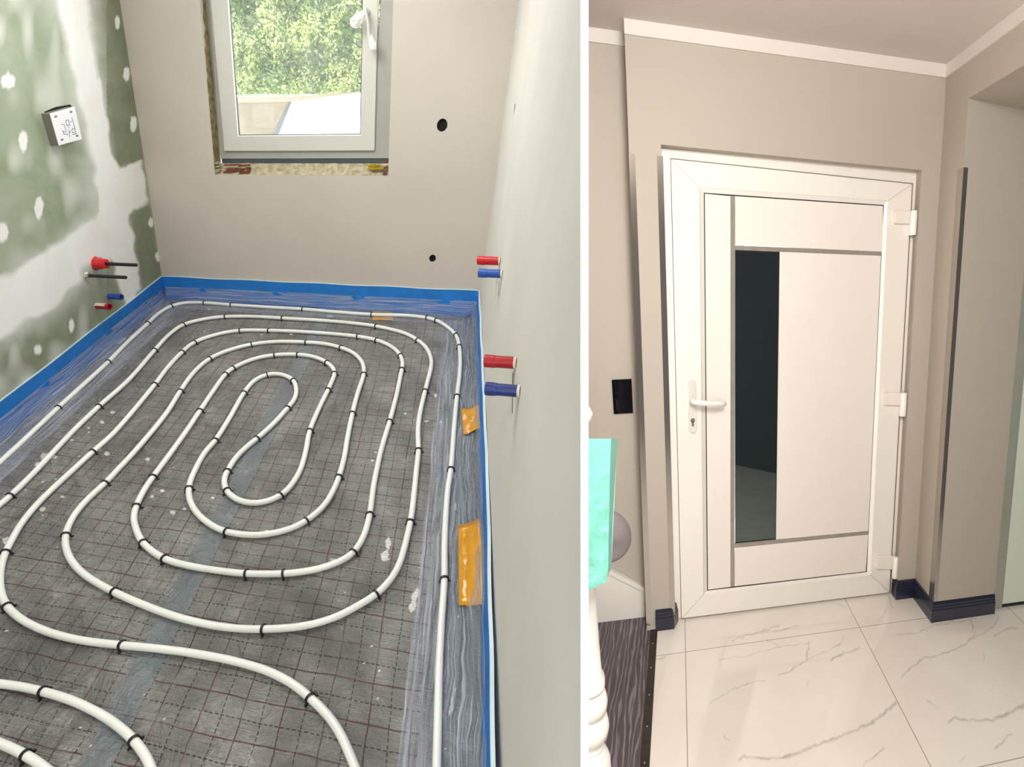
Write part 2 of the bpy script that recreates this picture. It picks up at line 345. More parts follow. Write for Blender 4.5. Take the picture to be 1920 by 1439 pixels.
def gridsheet(name, room, us, vs, to3, m, label, cat, attrs, kind='structure', clip=None, parent=None):
    """fine sheet over us x vs; to3(u,v)->room coords arrays; attrs(name)->f(px,py,u,v)"""
    U, V = np.meshgrid(us, vs, indexing='ij'); q = np.stack(to3(U.ravel(), V.ravel()), 1)
    Wd = q@room.B.T+room.O; nu, nv = len(us), len(vs); idx = np.arange(nu*nv).reshape(nu, nv)
    if clip: keep = ((Wd-CLIP[clip][1])@CLIP[clip][0]).reshape(nu, nv) > -0.004
    F_ = np.stack([idx[:-1,:-1], idx[1:,:-1], idx[1:,1:], idx[:-1,1:]], -1)
    if clip: F_ = F_[(keep[:-1,:-1] & keep[1:,1:] & keep[1:,:-1] & keep[:-1,1:])]
    F_ = F_.reshape(-1, 4); base = np.array([Wd[:,0].mean(), Wd[:,1].mean(), Wd[:,2].min()])
    me = bpy.data.meshes.new(name); me.from_pydata([tuple(p) for p in (Wd-base)], [], [tuple(int(i) for i in f) for f in F_]); me.update()
    px, py = room.pix(q)
    for an, fn in attrs.items(): a = me.attributes.new(an, 'FLOAT', 'POINT'); a.data.foreach_set('value', fn(px, py, U.ravel(), V.ravel()).astype(np.float32))
    uvl = me.uv_layers.new(name='UVMap'); li = np.zeros(len(me.loops), int); me.loops.foreach_get('vertex_index', li)
    uvl.data.foreach_set('uv', np.stack([U.ravel()[li], V.ravel()[li]], 1).ravel().astype(np.float32))
    me.materials.append(m); o = bpy.data.objects.new(name, me); C.objects.link(o); o.location = Vector(base); return tag(o, label, cat, kind=kind)
def ellipses(px, py, L_, wob=0.35, seed=3):
    out = np.zeros(px.shape); nn = vnoise(px/5, py/5, seed)
    for (cx, cy, rx, ry) in L_:
        d = np.sqrt(((px-cx)/rx)**2+((py-cy)/ry)**2)+(nn-0.5)*wob*2; out = np.maximum(out, np.clip(1.5-d, 0, 1)*1.0)
    return out
# ================================================================== LEFT ROOM: shell
XW = 1.99; HC = 2.2
# left wall: green board, joint filler
WHITE = [(105,-40),(163,-40),(165,0),(172,60),(185,110),(195,170),(205,230),(212,290),(222,312),(250,306),(266,300),(272,345),(278,375),(250,392),(243,405),(248,450),(258,510),(266,545),(232,572),(222,530),(212,492),(205,484),(196,490),(170,500),(157,508),(155,535),(100,580),(50,612),(0,648),(-60,690),(-60,560),(0,522),(75,475),(110,458),(150,428),(178,413),(182,395),(176,330),(165,280),(152,220),(140,170),(125,100),(112,40),(105,0)]
SPOTS = [(14,152,14,15),(43,264,8,20),(73,389,8,21),(6,436,9,19),(220,43,5,12),(237,138,6,14),(250,232,6,14),(283,417,5,9),(296,481,5,10),(134,611,5,11),(71,656,8,10)]
BARE = [[(160,-40),(230,-40),(270,300),(250,310),(222,316),(210,260),(190,120)], [(243,400),(276,372),(306,520),(268,545),(256,480)], [(0,655),(100,585),(153,540),(157,510),(200,487),(212,500),(232,575),(120,690),(0,770)]]
def fill_(px, py, u, v):
    w = (vnoise(px/26, py/26, 1)-0.5)*12+(vnoise(px/9, py/9, 2)-0.5)*3
    s = sdpoly(px+w, py+w, WHITE); soft = np.where(px < 185, 16.0, 5.0); a = np.clip(s/soft+0.5, 0, 1)
    haze = np.clip((s+60)/60, 0, 1)**2*0.45*np.where(px < 200, 1, 0)*np.clip(vnoise(px/30, py/40, 5)*1.6, 0, 1)
    smear = np.clip((vnoise(px/26+3, py/60, 8)-0.5)*2.2, 0, 1)*0.5*np.where(px < 200, 1, 0)
    return np.maximum(np.maximum(a, haze), np.maximum(smear, np.clip((ellipses(px, py, SPOTS, 0.18)-0.4)/0.2, 0, 1)))
def bare_(px, py, u, v):
    w = (vnoise(px/14, py/14, 4)-0.5)*10; a = np.zeros(px.shape)
    for i, p in enumerate(BARE): a = np.maximum(a, np.clip(sdpoly(px+w, py+w, p)/(8 if i < 2 else 22)+0.5, 0, 1)*(0.9 if i < 2 else 0.75))
    return a*(0.7+0.4*vnoise(px/20, py/30, 6))
ys = np.concatenate([np.linspace(-4.4,-1.9,8)[:-1], np.linspace(-1.9, 0.0, 238)]); zs = np.concatenate([np.arange(-0.02, 1.8, 0.008), np.linspace(1.8, HC, 4)])
gridsheet('wall_left', L, ys, zs, lambda u, v: (u*0, u, v), M['board'], 'green moisture-resistant plasterboard wall with white joint filler', 'wall', {'filler': fill_, 'bare': bare_})
# back wall with the window opening and two round pipe holes
def hitL(px, py, ax, val): return L.hit(px, py, ax, val)
RECX = hitL(399,300,1,0); rec = L.hit(408,300,0,RECX[0])[1]                    # recess of the window behind the wall face
wl, wr = hitL(403,328,1,0)[0], hitL(728,328,1,0)[0]; wz0 = hitL(403,328,1,0)[2]; wz1 = 1.86
HOLES = [(hitL(829,235,1,0), 0.0265), (hitL(811,485,1,0), 0.019)]
def circ(c, r, n=20): return [(c[0]+r*math.cos(2*math.pi*i/n)*1.0, c[2]+r*1.12*math.sin(2*math.pi*i/n)) for i in range(n)]
loops = [[(0,0),(XW,0),(XW,HC),(0,HC)], [(wl,wz0),(wr,wz0),(wr-0.02,wz1),(wl+0.01,wz1)][::-1]]+[circ(c, r)[::-1] for c, r in HOLES]
def holedwall(room, loops, to3, name, m, label, backs, clip=None):
    mb = MB(room); flat = [p for l in loops for p in l]; tri = tessellate_polygon([[Vector((a, b, 0)) for a, b in l] for l in loops])
    mb.add([to3(a, b, 0) for a, b in flat], [tuple(t) for t in tri])
    k = len(loops[0])
    for l, back in zip(loops[1:], backs):                                           # reveals
        n = len(l); mb.add([to3(a, b, 0) for a, b in l]+[to3(a, b, back) for a, b in l], [(i, (i+1)%n, (i+1)%n+n, i+n) for i in range(n)])
    return struct(mb, name, m, label, 'wall', clip=clip)
holedwall(L, loops, lambda a, b, d: (a, d, b), 'wall_back', M['plaster'], 'beige plastered wall with the window and two round holes', (0.12, 0.012, 0.012))
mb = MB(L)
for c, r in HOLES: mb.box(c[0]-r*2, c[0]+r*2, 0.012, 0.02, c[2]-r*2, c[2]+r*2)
struct(mb, 'hole_shade_plate', M['hole_shade'], 'black plate painting the shade inside the two round holes', 'wall')  # flat black boxes carry the shade of the holes
# right wall, tapering slit hole
sl = L.hit(964,209,0,XW); loopsR = [[(-4.4,0),(0,0),(0,HC),(-4.4,HC)], [(sl[1]+0.028*math.cos(t), sl[2]+0.028*math.sin(t)) for t in (2*math.pi*i/14 for i in range(14))]]
# the wall is cut where it meets the partition
a0, a1 = L.hit(1096,1900,0,XW), L.hit(1096,-2300,0,XW)
def yat(z): t = (z-a0[2])/(a1[2]-a0[2]); return a0[1]+t*(a1[1]-a0[1])
loopsR[0] = [(yat(0),0),(0,0),(0,HC),(yat(HC),HC)]
holedwall(L, loopsR, lambda a, b, d: (XW+d, a, b), 'wall_right', M['plaster_right'], 'pale skim-coated wall on the right of the heating-pipe room', (0.008,))
struct(MB(L).box(XW+0.008, XW+0.016, sl[1]-0.06, sl[1]+0.06, sl[2]-0.06, sl[2]+0.06), 'hole_shade_plate', M['hole_shade'], 'black plate painting the shade inside the small slit in the pale right wall', 'wall')  # black box paints the shade inside the slit
# ceiling (above the picture), rear wall (behind the camera)
cy_ = -4.4
struct(MB(L).box(-0.05, XW+0.3, cy_, 0.1, HC, HC+0.06), 'ceiling', M['ceiling'], 'white ceiling over the heating-pipe room', 'ceiling', clip='L')
struct(MB(L).box(-0.05, XW+0.3, cy_-0.06, cy_, 0, HC), 'wall_rear', M['plaster'], 'rear wall of the heating-pipe room', 'wall', clip='L')
# floor: grey grid foil
SPL = [(845/4,880/4+720-165,4,2)]
SPL = [(211,774,6,3),(191,792,4,3),(183,799,2,2),(166,803,2.5,2),(167,811,2,1.5),(135,826,3,2),(85,857,10,7),(70,871,5,5),(103,857,5,3),(199,851,6,3.5),(148,856,3,2),(186,844,4,3),(48,919,2,2),(81,904,4,2.5),(104,899,3,1.5),(170,889,2,1.5),(117,932,3,2),(80,955,6,4),(81,967,3,2),(47,949,3,1.5),(11,1014,7,6),(108,1026,1.5,1.5),(117,1012,1.5,1.5),(345,955,4,2.5),(325,961,5,4),(276,861,4,3),(305,921,5,3),(285,931,4,2.5),(399,934,4,3),(12,1184,3,2),(149,1366,4,2.5),(270,1305,1.5,2),(303,1312,2,2),(307,1349,2,2),(418,1246,2,2),(409,1378,1.5,1.5),(283,1358,1,1),(776,1130,5,14),(783,1112,5,8),(770,1140,4,8),(848,1320,3,22),(851,1290,2,20),(844,1338,3,9),(722,1043,7,10),(728,1020,5,14),(697,1213,2,1.5),(709,1313,3,3),(696,1258,2,1.5),(711,1258,2,1.5),(704,1212,3,1.5),(661,1191,2,1.5),(786,1353,2,2),(640,1427,2,2),(777,1431,2,2),(731,1408,1.5,1.5),(619,593,5,2),(546,627,3,1.5),(490,628,2,1),(383,622,2,1),(708,644,2,1.5),(392,580,3,2),(395,581,2,1.5),(698,864,3,2),(704,848,2,1.5),(632,870,2,1.5),(230,637,9,3),(222,640,7,4),(600,850,2,1),(817,742,3,4),(800,790,4,2),(760,776,2,2),(826,792,3,2),(850,893,4,3),(853,950,2,10),(500,996,4,2),(625,1050,5,2.5),(500,940,2,1)]
def spl_(px, py, u, v):
    a = ellipses(px, py, SPL, 0.45, 9); r = np.random.RandomState(12)
    for k in range(90):
        cx, cy = r.uniform(20,860), r.uniform(600,1430); s = 0.7+0.8*cy/1400*r.rand(); a = np.maximum(a, np.clip(1.5-np.hypot((px-cx)/s/1.6, (py-cy)/s), 0, 1)*0.8)
    return a
xs = np.concatenate([np.arange(0, XW, 0.006), [XW]]); yf = np.concatenate([np.linspace(-4.4,-2.62,8)[:-1], np.linspace(-2.62, 0.0, 437)])
gridsheet('floor', L, xs, yf, lambda u, v: (u, v, u*0), M['foil'], 'grey foil floor printed with a red and black grid, flecked with plaster', 'floor', {'splash': spl_}, clip='L')
# ------------------------------------------------------------------ blue edge strip round three walls
SH = 0.152; ST = 0.008
def stripnear(y): return max(0, -1.55-y)*0.016                                   # peels off the wall towards the camera
mb = MB(L); path = []
for y in np.linspace(-2.9, -0.012, 40): path.append((0.001, y, 1, 0))
for a in np.linspace(0, 1, 5): path.append((0.001+0.02*a**1.5, -0.012+0.011*a**0.6, 1-a, -a))
for x in np.linspace(0.03, XW-0.025, 40): path.append((x, -0.001, 0, -1))
for y in np.linspace(-0.012, -2.9, 60): path.append((XW-0.001-stripnear(y)-0.002*abs(math.sin(y*9)), y, -1, 0))
pts = []
for i, (x, y, nx, ny) in enumerate(path):
    top = SH+0.002*math.sin(i*0.7)+(-0.006 if i > 100 else 0)*0
    for (d, z) in ((0, 0.001), (ST, 0.001), (ST, top), (0, top+0.001)): pts.append((x+nx*d, y+ny*d, z))
n = len(path); mb.add(pts, [tuple(k*4+j for j in q) for k in [0] for q in [(3,2,1,0)]]+[(k*4+j, (k+1)*4+j, (k+1)*4+(j+1)%4, k*4+(j+1)%4) for k in range(n-1) for j in range(4)])
strip_root = thing('edge_insulation_strip', L.P(1.0,-0.01,0), 'blue foam edge insulation strip running round the foot of three walls', 'insulation strip')
mb.build('foam_band', M['blue_strip'], strip_root, clip='L')
mb = MB(L); pts = []
for i, (x, y, nx, ny) in enumerate(path):
    top = SH+0.002*math.sin(i*0.7)
    for (d, z) in ((-0.0005, top), (ST+0.001, top), (ST+0.001, top+0.0025), (-0.0005, top+0.0025)): pts.append((x+nx*d, y+ny*d, z))
mb.add(pts, [(k*4+j, (k+1)*4+j, (k+1)*4+(j+1)%4, k*4+(j+1)%4) for k in range(n-1) for j in range(4)])
mb.build('cut_rim', M['strip_rim'], strip_root, label='pale cut top rim of the blue strip', clip='L')
# clear film apron welded to the strip, lying out over the floor
prof = [(0.0095,0.092),(0.013,0.070),(0.020,0.045),(0.032,0.022),(0.050,0.009),(0.075,0.004),(0.105,0.0028),(0.15,0.0022),(0.19,0.0018)]
pts = []; uvs = []; inner = []
dist = 0.0; prev = None
for i, (x, y, nx, ny) in enumerate(path):
    q = np.array([x, y]);  dist += 0 if prev is None else float(np.hypot(*(q-prev))); prev = q
    for j, (d, z) in enumerate(prof):
        wv = 0.004*math.sin(dist*37+j)+0.005*math.sin(dist*13+j*0.7)+0.003*noise.noise(Vector((dist*20, j, 0)))
        lim = (0.62 if (nx == 0) else 1.0)
        dd = d*(lim if j > 3 else 1)+(wv if 0 < j < 7 else wv*0.3); zz = z+(abs(wv)*0.6 if 0 < j < 8 else 0)
        X_, Y_ = x+nx*dd, y+ny*dd
        if nx == 1: Y_ = min(Y_, -dd*0.5-0.008)
        if nx == -1: Y_ = min(Y_, -dd*0.5-0.008)
        if nx == 0: X_ = min(max(X_, dd*0.6+0.01), XW-dd*0.6-0.01)
        pts.append((X_, Y_, zz)); uvs.append((dist, j/8))
K = len(prof); mb = MB(L).add(pts, [(k*K+j, (k+1)*K+j, (k+1)*K+j+1, k*K+j+1) for k in range(n-1) for j in range(K-1)])
fo = mb.build('film_apron', M['film'], strip_root, label='clear wrinkled film welded to the strip', smooth=True)
uvl = fo.data.uv_layers.new(name='UVMap')
for lp in fo.data.loops: uvl.data[lp.index].uv = uvs[lp.vertex_index]
# ------------------------------------------------------------------ heating pipes and clips
PR = 0.0098
def catmull(P, step=0.012):
    P = [np.array(p, float) for p in P]; out = []
    for i in range(len(P)-1):
        p0, p1, p2, p3 = P[max(i-1,0)], P[i], P[i+1], P[min(i+2,len(P)-1)]
        n = max(2, int(np.linalg.norm(p2-p1)/step)); 
        def tj(a, b): return max(1e-6, np.linalg.norm(b-a))**0.5
        m1 = (p2-p0)/2; m2 = (p3-p1)/2; l = np.linalg.norm(p2-p1)
        for m_ in (m1, m2): 
            k = np.linalg.norm(m_); 
            if k > 1.6*l: m_ *= 1.6*l/k
        for k in range(n):
            t = k/n; h = (2*t**3-3*t*t+1, t**3-2*t*t+t, -2*t**3+3*t*t, t**3-t*t); out.append(h[0]*p1+h[1]*m1+h[2]*p2+h[3]*m2)
    return out+[P[-1]]
def smoothpath(q, it):
    q = np.array(q)
    for _ in range(it): q[1:-1] = q[1:-1]*0.5+(q[:-2]+q[2:])*0.25
    return q
MAIN = [(700,1520),(668,1439),(640,1374),(615,1339),(583,1308),(547,1280),(500,1257),(433,1238),(350,1223),(283,1215),(230,1210),(167,1203),(117,1193),(73,1178),(40,1160),(15,1138),(4,1113),(1,1087),(4,1060),(12,1036),(27,1007),(43,980),(70,947),(100,917),(140,880),(176,847),(212,815),(250,772),(291,722),(315,690),(342,661),(366,642),(405,628),(451,620),(505,620),(560,622),(620,626),(671,631),(707,638),(735,650),(752,667),(756,683),(753,700),(745,740),(732,790),(720,830),(713,857),(702,911),(695,964),(684,1005),(665,1036),(641,1052),(599,1067),(557,1074),(532,1076),(464,1076),(402,1069),(360,1062),(310,1048),(270,1019),(255,987),(252,968),(257,949),(270,922),(289,894),(320,852),(350,810),(376,771),(400,735),(423,703),(439,690),(475,674),(516,666),(559,665),(592,670),(614,680),(626,691),(628,704),(616,732),(600,765),(582,808),(575,846),(564,883),(547,911),(529,929),(501,941),(473,944),(447,938),(426,921),(421,899),(428,883),(444,858),(464,838),(484,822),(515,794),(540,766),(554,748),(557,731),(552,714),(540,706),(522,701),(501,703),(478,714),(458,738),(433,782),(406,825),(385,849),(368,880),(357,906),(355,927),(362,950),(380,972),(403,988),(427,998),(473,1004),(515,1000),(551,990),(577,976),(608,950),(627,919),(637,894),(647,858),(653,821),(662,776),(672,737),(683,703),(682,684),(674,671),(660,660),(640,652),(610,645),(574,642),(520,641),(473,646),(430,657),(394,673),(365,698),(339,734),(312,777),(262,838),(225,878),(199,906),(170,932),(145,960),(130,985),(124,1005),(124,1022),(130,1042),(143,1062),(163,1080),(187,1095),(217,1111),(267,1133),(333,1157),(400,1173),(450,1179),(497,1180),(567,1175),(625,1160),(662,1142),(707,1115),(730,1092),(742,1075),(754,1049),(771,979),(778,925),(782,883),(786,845),(785,813),(788,779),(798,734),(807,700),(810,682),(808,668),(800,652),(784,638),(757,624),(706,612),(660,606),(600,601),(531,597),(480,594),(424,594),(382,599),(345,609),(318,628),(291,657),(263,690),(235,720),(187,762),(140,807),(95,855),(62,890),(22,929),(0,948),(-60,1000),(-200,1128)]
OUTER = [(-200,1040),(-60,922),(0,868),(50,822),(110,765),(155,724),(204,679),(240,642),(278,607),(297,589),(322,574),(350,568),(385,568),(435,572),(500,576),(569,580),(640,586),(697,590),(739,591),(767,592),(801,596),(822,602),(842,615),(856,629),(862,648),(864,672),(863,702),(858,744),(853,800),(847,879),(841,918),(837,977),(835,1027),(835,1087),(830,1160),(825,1260),(823,1360),(821,1439),(818,1540)]
HP = [(-200,1276),(-60,1277),(0,1282),(43,1288),(83,1297),(133,1312),(173,1330),(213,1353),(253,1387),(273,1413),(287,1440),(297,1480)]
IP = [(-200,1352),(-50,1378),(0,1393),(27,1404),(50,1416),(77,1432),(100,1452)]
def fl(p, z): q = L.hit(p[0], p[1], 2, z); return (q[0], q[1])
PZ = 0.003
def pipe(pxs, label):
    q = smoothpath(catmull([fl(p, PR+PZ) for p in pxs]), 6); wpts = [L.P(a, b, 0)+np.array([0, 0, PR+PZ]) for a, b in q]
    o = MB().tube(wpts, PR, 14).build('heating_pipe', M['pipe'], label=label, cat='pipe', group='white underfloor heating pipes', smooth=True); return np.array(wpts)
TM = pipe(MAIN, 'white heating pipe laid in a double spiral, with the closed loop at its centre')
TO = pipe(OUTER, 'white heating pipe running outermost beside the blue edge strip')
TH = pipe(HP, 'white heating pipe curving through the lower left, above the shortest pipe')
TI = pipe(IP, 'shortest piece of white heating pipe, cutting the lower left corner')
CM = [(583,1308),(227,1211),(15,1141),(12,1037),(176,847),(291,722),(342,661),(366,642),(451,620),(505,620),(671,631),(707,638),(752,668),(753,692),(733,790),(694,965),(665,1036),(532,1076),(464,1076),(310,1048),(270,1018),(257,949),(289,894),(376,771),(423,703),(439,690),(516,666),(559,665),(614,679),(627,701),(616,732),(582,808),(529,929),(426,921),(427,884),(484,822),(540,766),(551,714),(501,703),(458,738),(406,825),(355,915),(427,998),(577,976),(637,894),(662,776),(682,702),(640,652),(574,642),(473,646),(394,673),(339,734),(198,907),(124,1005),(216,1112),(497,1180),(707,1115),(771,980),(786,845),(798,734),(784,638),(706,612),(531,597),(424,594),(345,609),(291,657),(187,763),(22,929)]
CO = [(110,765),(204,679),(278,607),(322,574),(385,568),(435,572),(569,580),(697,590),(801,596),(820,601),(856,628),(862,650),(858,744),(847,879),(835,1087)]
CH = [(83,1298),(253,1386)]; CI = [(48,1416)]
def clipmesh():
    mb = MB(); r0, r1 = PR+0.0003, PR+0.0034; hw = 0.0028; pts = []; prof = []
    arc = [math.pi*i/10 for i in range(11)]
    inn = [(r0, 0.0)]+[(r0*math.cos(a), PR+PZ+r0*math.sin(a)) for a in arc]+[(-r0, 0.0)]
    out = [(r1, 0.0)]+[(r1*math.cos(a), PR+PZ+r1*math.sin(a)) for a in arc]+[(-r1, 0.0)]
    n = len(inn)
    for s in (-hw, hw): pts += [(a, s, z) for a, z in inn]+[(a, s, z) for a, z in out]
    f = []
    for i in range(n-1):
        f += [(i, i+1, n+i+1, n+i), (3*n+i, 3*n+i+1, 2*n+i+1, 2*n+i), (n+i, n+i+1, 3*n+i+1, 3*n+i), (i+1, i, 2*n+i, 2*n+i+1)]
    f += [(0, n, 3*n, 2*n), (n-1, 3*n-1, 4*n-1, 2*n-1)]; mb.add(pts, f, True)
    for s in (-1, 1):                                                              # barbed feet
        x0, x1 = s*(r1-0.0005), s*(r1+0.0050)
        mb.add([(x0,-hw,0.0005),(x1,-hw*0.7,0.0005),(x1,hw*0.7,0.0005),(x0,hw,0.0005),(x0,-hw,0.0055),(x1,-hw*0.6,0.0035),(x1,hw*0.6,0.0035),(x0,hw,0.0055)], [(3,2,1,0),(4,5,6,7),(0,1,5,4),(1,2,6,5),(2,3,7,6),(3,0,4,7)], True)
    o = mb.build('pipe_clip', M['clip']); o.location = (0,0,0)
    me = o.data; m0 = min(v.co.z for v in me.vertices); return o
proto = clipmesh(); V0 = proto.data; first = [True]
# mesh was centred on build: restore its own origin at the floor under the pipe
cz = min(v.co.z for v in V0.vertices); cxm = sum(v.co.x for v in V0.vertices)/len(V0.vertices)
def where(p):
    x, y = p
    col = 'left' if x < 270 else ('right' if x > 620 else 'middle'); row = 'far' if y < 720 else ('near' if y > 1000 else 'mid')
    return col, row
ORD = ['first','second','third','fourth','fifth','sixth','seventh','eighth','ninth','tenth','eleventh','twelfth','thirteenth','fourteenth','fifteenth']
def seg_label(i):
    # turn of the spiral each clip of the long pipe sits on, told by the order it is met
    table = [(0,5,'below and left, up the left side'),(5,10,'on the far left bend of the third arc from the window'),(10,15,'on the far right bend of the third arc'),(15,19,'round the near right of the third turn'),(19,24,'up the left of the fifth strand'),(24,30,'over the fifth arc from the window'),(30,33,'down the right of the central loop'),(33,37,'on the diagonal pipe inside the loop'),(37,41,'on the innermost arc'),(41,46,'round the near bend outside the central loop'),(46,52,'over the fourth arc from the window'),(52,57,'round the widest near bend'),(57,61,'down the right of the second turn'),(61,68,'along the second arc from the window')]
    for a, b, t in table:
        if a <= i < b: return ORD[i-a], t
def place_clip(p, T, label):
    q = L.P(*fl(p, PR+PZ), 0)+np.array([0, 0, PR+PZ]); k = int(np.argmin(np.linalg.norm(T-q, axis=1))); k = min(max(k, 2), len(T)-3)
    t = T[k+2]-T[k-2]; ang = math.atan2(t[1], t[0])-math.pi/2+random.uniform(-0.1, 0.1)
    o = proto if first[0] else proto.copy()
    if not first[0]: C.objects.link(o)
    first[0] = False; o.location = (T[k][0], T[k][1], 0.0008); o.rotation_euler = (0, 0, ang); tag(o, label, 'pipe clip', 'black clips holding the heating pipes'); return o
for i, p in enumerate(CM):
    s = seg_label(i); place_clip(p, TM, 'black clip, '+s[0]+' '+s[1])
for i, p in enumerate(CO): place_clip(p, TO, 'black clip on the outermost pipe, %s counting from the left wall' % ORD[i])
place_clip(CH[0], TH, 'black clip on the lower left pipe, nearer the picture edge'); place_clip(CH[1], TH, 'black clip on the lower left pipe where it turns down')
place_clip(CI[0], TI, 'black clip on the shortest pipe in the lower left corner')
# ------------------------------------------------------------------ amber tape
def tape(px, label, seed, z0=0.004, lift=0.006, top=None):
    a, b, c, d = [fl(p, 0.004) for p in px]; n, m_ = 14, 12; pts = []; rr = random.Random(seed)
    for i in range(n+1):
        for j in range(m_+1):
            s, t = i/n, j/m_; q = (np.array(a)*(1-s)+np.array(b)*s)*(1-t)+(np.array(d)*(1-s)+np.array(c)*s)*t
            e = 0.004*(noise.noise(Vector((s*6, t*6, seed)))); 
            z = z0+lift*(1.0 if top is None else 1.0)*abs(noise.noise(Vector((s*3.1, t*5.3, seed+5))))+(top(q[0]) if top else 0)
            pts.append((q[0]+(e if j in (0, m_) else 0), q[1]+(e if i in (0, n) or j in (0, m_) else 0)*1.5, z))
    F1 = [(i*(m_+1)+j, (i+1)*(m_+1)+j, (i+1)*(m_+1)+j+1, i*(m_+1)+j+1) for i in range(n) for j in range(m_)]
    o = MB(L).add(pts, F1).build('adhesive_tape', M['tape'], label=label, cat='tape', group='amber tape patches on the film', smooth=True)
    s_ = o.modifiers.new('thick','SOLIDIFY'); s_.thickness = 0.0006; return o
rise = lambda x: float(np.interp(XW-x, [0.02,0.032,0.05,0.075,0.105,0.2], [0.034,0.026,0.016,0.009,0.006,0.004]))
tape([(697,579),(739,579),(738,600),(698,600)], 'small amber tape patch under the outermost pipe by the back wall', 1, 0.0032, 0.0004)
tape([(864,771),(899,775),(901,819),(868,821)], 'short crumpled amber tape patch on the film by the right wall', 2, 0.006, 0.010, rise)
tape([(858,990),(899,988),(907,1153),(859,1142)], 'long amber tape strip on the film nearest the camera by the right wall', 3, 0.006, 0.008, rise)
# ------------------------------------------------------------------ window
win = thing('window_1', L.P((wl+wr)/2, rec, wz0), 'white plastic casement window set in a rough wall opening', 'window', kind='structure')
def hp(px, py, y): q = L.hit(px, py, 1, y); return (q[0], q[2])
def frame_from(pxo, pxi, y, dep, name, m, par, bev=0.003):
    """mitred ring: outer and inner corner pixels BL BR TR TL on the plane y"""
    o = [(a, y, b) for a, b in (hp(*p, y) for p in pxo)]; i_ = [(a, y, b) for a, b in (hp(*p, y) for p in pxi)]
    return MB(L).ringslab(o, i_, (0, dep, 0)).build(name, m, par, bevel=bev)
def ext(pb, pt, T=-330):                                                          # continue a measured upright above the picture
    k = (T-pb[1])/(pt[1]-pb[1]); return (pb[0]+(pt[0]-pb[0])*k, T)
oBL, oBR = (414,298), (718,297); oTL, oTR = ext(oBL, (391,0)), ext(oBR, (728,0)); oBRx, oTRx = (760,297), (oTR[0]+42, oTR[1])
iBL, iBR = (434,272), (690,270); iTL, iTR = ext(iBL, (397,0),-310), ext(iBR, (714,0),-310)
frame_from([oBL,oBRx,oTRx,oTL], [iBL,iBR,iTR,iTL], rec, 0.07, 'window_frame', M['pvc_shaded'], win)
sBL, sBR = (420,284), (702,283); sTL, sTR = ext(sBL, (394,0),-300), ext(sBR, (709,0),-300)
gBL, gBR = (446,255), (676,253); gTL, gTR = ext(gBL, (427,0),-262), ext(gBR, (680,0),-262)
sash = frame_from([sBL,sBR,sTR,sTL], [gBL,gBR,gTR,gTL], rec-0.012, 0.035, 'sash', M['pvc'], win, 0.004)
def inset(p, dx, dy): return (p[0]+dx, p[1]+dy)
frame_from([inset(gBL,-1,1),inset(gBR,1,1),inset(gTR,1,-1),inset(gTL,-1,-1)], [inset(gBL,3,-2),inset(gBR,-1,-2),inset(gTR,-1,2),inset(gTL,3,2)], rec+0.006, 0.01, 'gasket', M['gasket'], win, 0)
q = [(a, rec+0.012, b) for a, b in (hp(*p, rec+0.012) for p in (inset(gBL,-6,6), inset(gBR,6,6), inset(gTR,6,-6), inset(gTL,-6,-6)))]
MB(L).slab(q, (0,0.004,0)).build('glass_pane', M['pane'], win)
# lever handle wrapped in crumpled film
hy = rec-0.012; h0 = hp(688,22,hy); h1 = hp(697,62,hy); P3 = lambda a, y, b: L.P(a, y, b)
hr = MB().lathe(P3(h0[0], hy, h0[1]), -L.Y, [(0,0.016),(0.008,0.016),(0.010,0.010),(0.035,0.009)], 16).tube(catmull([P3(h0[0], hy-0.032, h0[1]+0.005), P3(h0[0], hy-0.040, h0[1]), P3((h0[0]+h1[0])/2, hy-0.042, (h0[1]+h1[1])/2), P3(h1[0], hy-0.040, h1[1]-0.05)]), 0.008, 12)
hnd = hr.build('window_handle', M['pvc'], win, smooth=True)
def crumple(name, pts, r, seed, par, amp=0.5):
    bm = bmesh.new(); bmesh.ops.create_icosphere(bm, subdivisions=3, radius=1.0); 
    a, b = np.array(pts[0]), np.array(pts[1]); ax = b-a; ln = np.linalg.norm(ax); ax = ax/ln; vs = []
    for v in bm.verts:
        c = np.array(v.co); t = c@ax; side = c-ax*t; w = 1+amp*noise.noise(Vector(c*2.6)+Vector((seed,0,0)))+0.3*amp*noise.noise(Vector(c*9)); flare = r*(1.0+0.45*t)
        vs.append((a+b)/2+ax*t*ln/2*(1+0.15*w)+side*flare*w)
    fs = [tuple(v.index for v in f.verts) for f in bm.faces]; bm.free()
    return MB().add(vs, fs, True).build(name, M['wrap'], par, label='crumpled clear film left on the handle')
pA, pB, pC, pD = hp(683,22,hy-0.04), hp(662,48,hy-0.04), hp(694,64,hy-0.04), hp(702,94,hy-0.04)
crumple('protective_film', [P3(pA[0], hy-0.04, pA[1]), P3(pB[0], hy-0.05, pB[1])], 0.020, 1, win)
crumple('protective_film', [P3(pC[0], hy-0.035, pC[1]), P3(pD[0], hy-0.045, pD[1])], 0.014, 7, win)
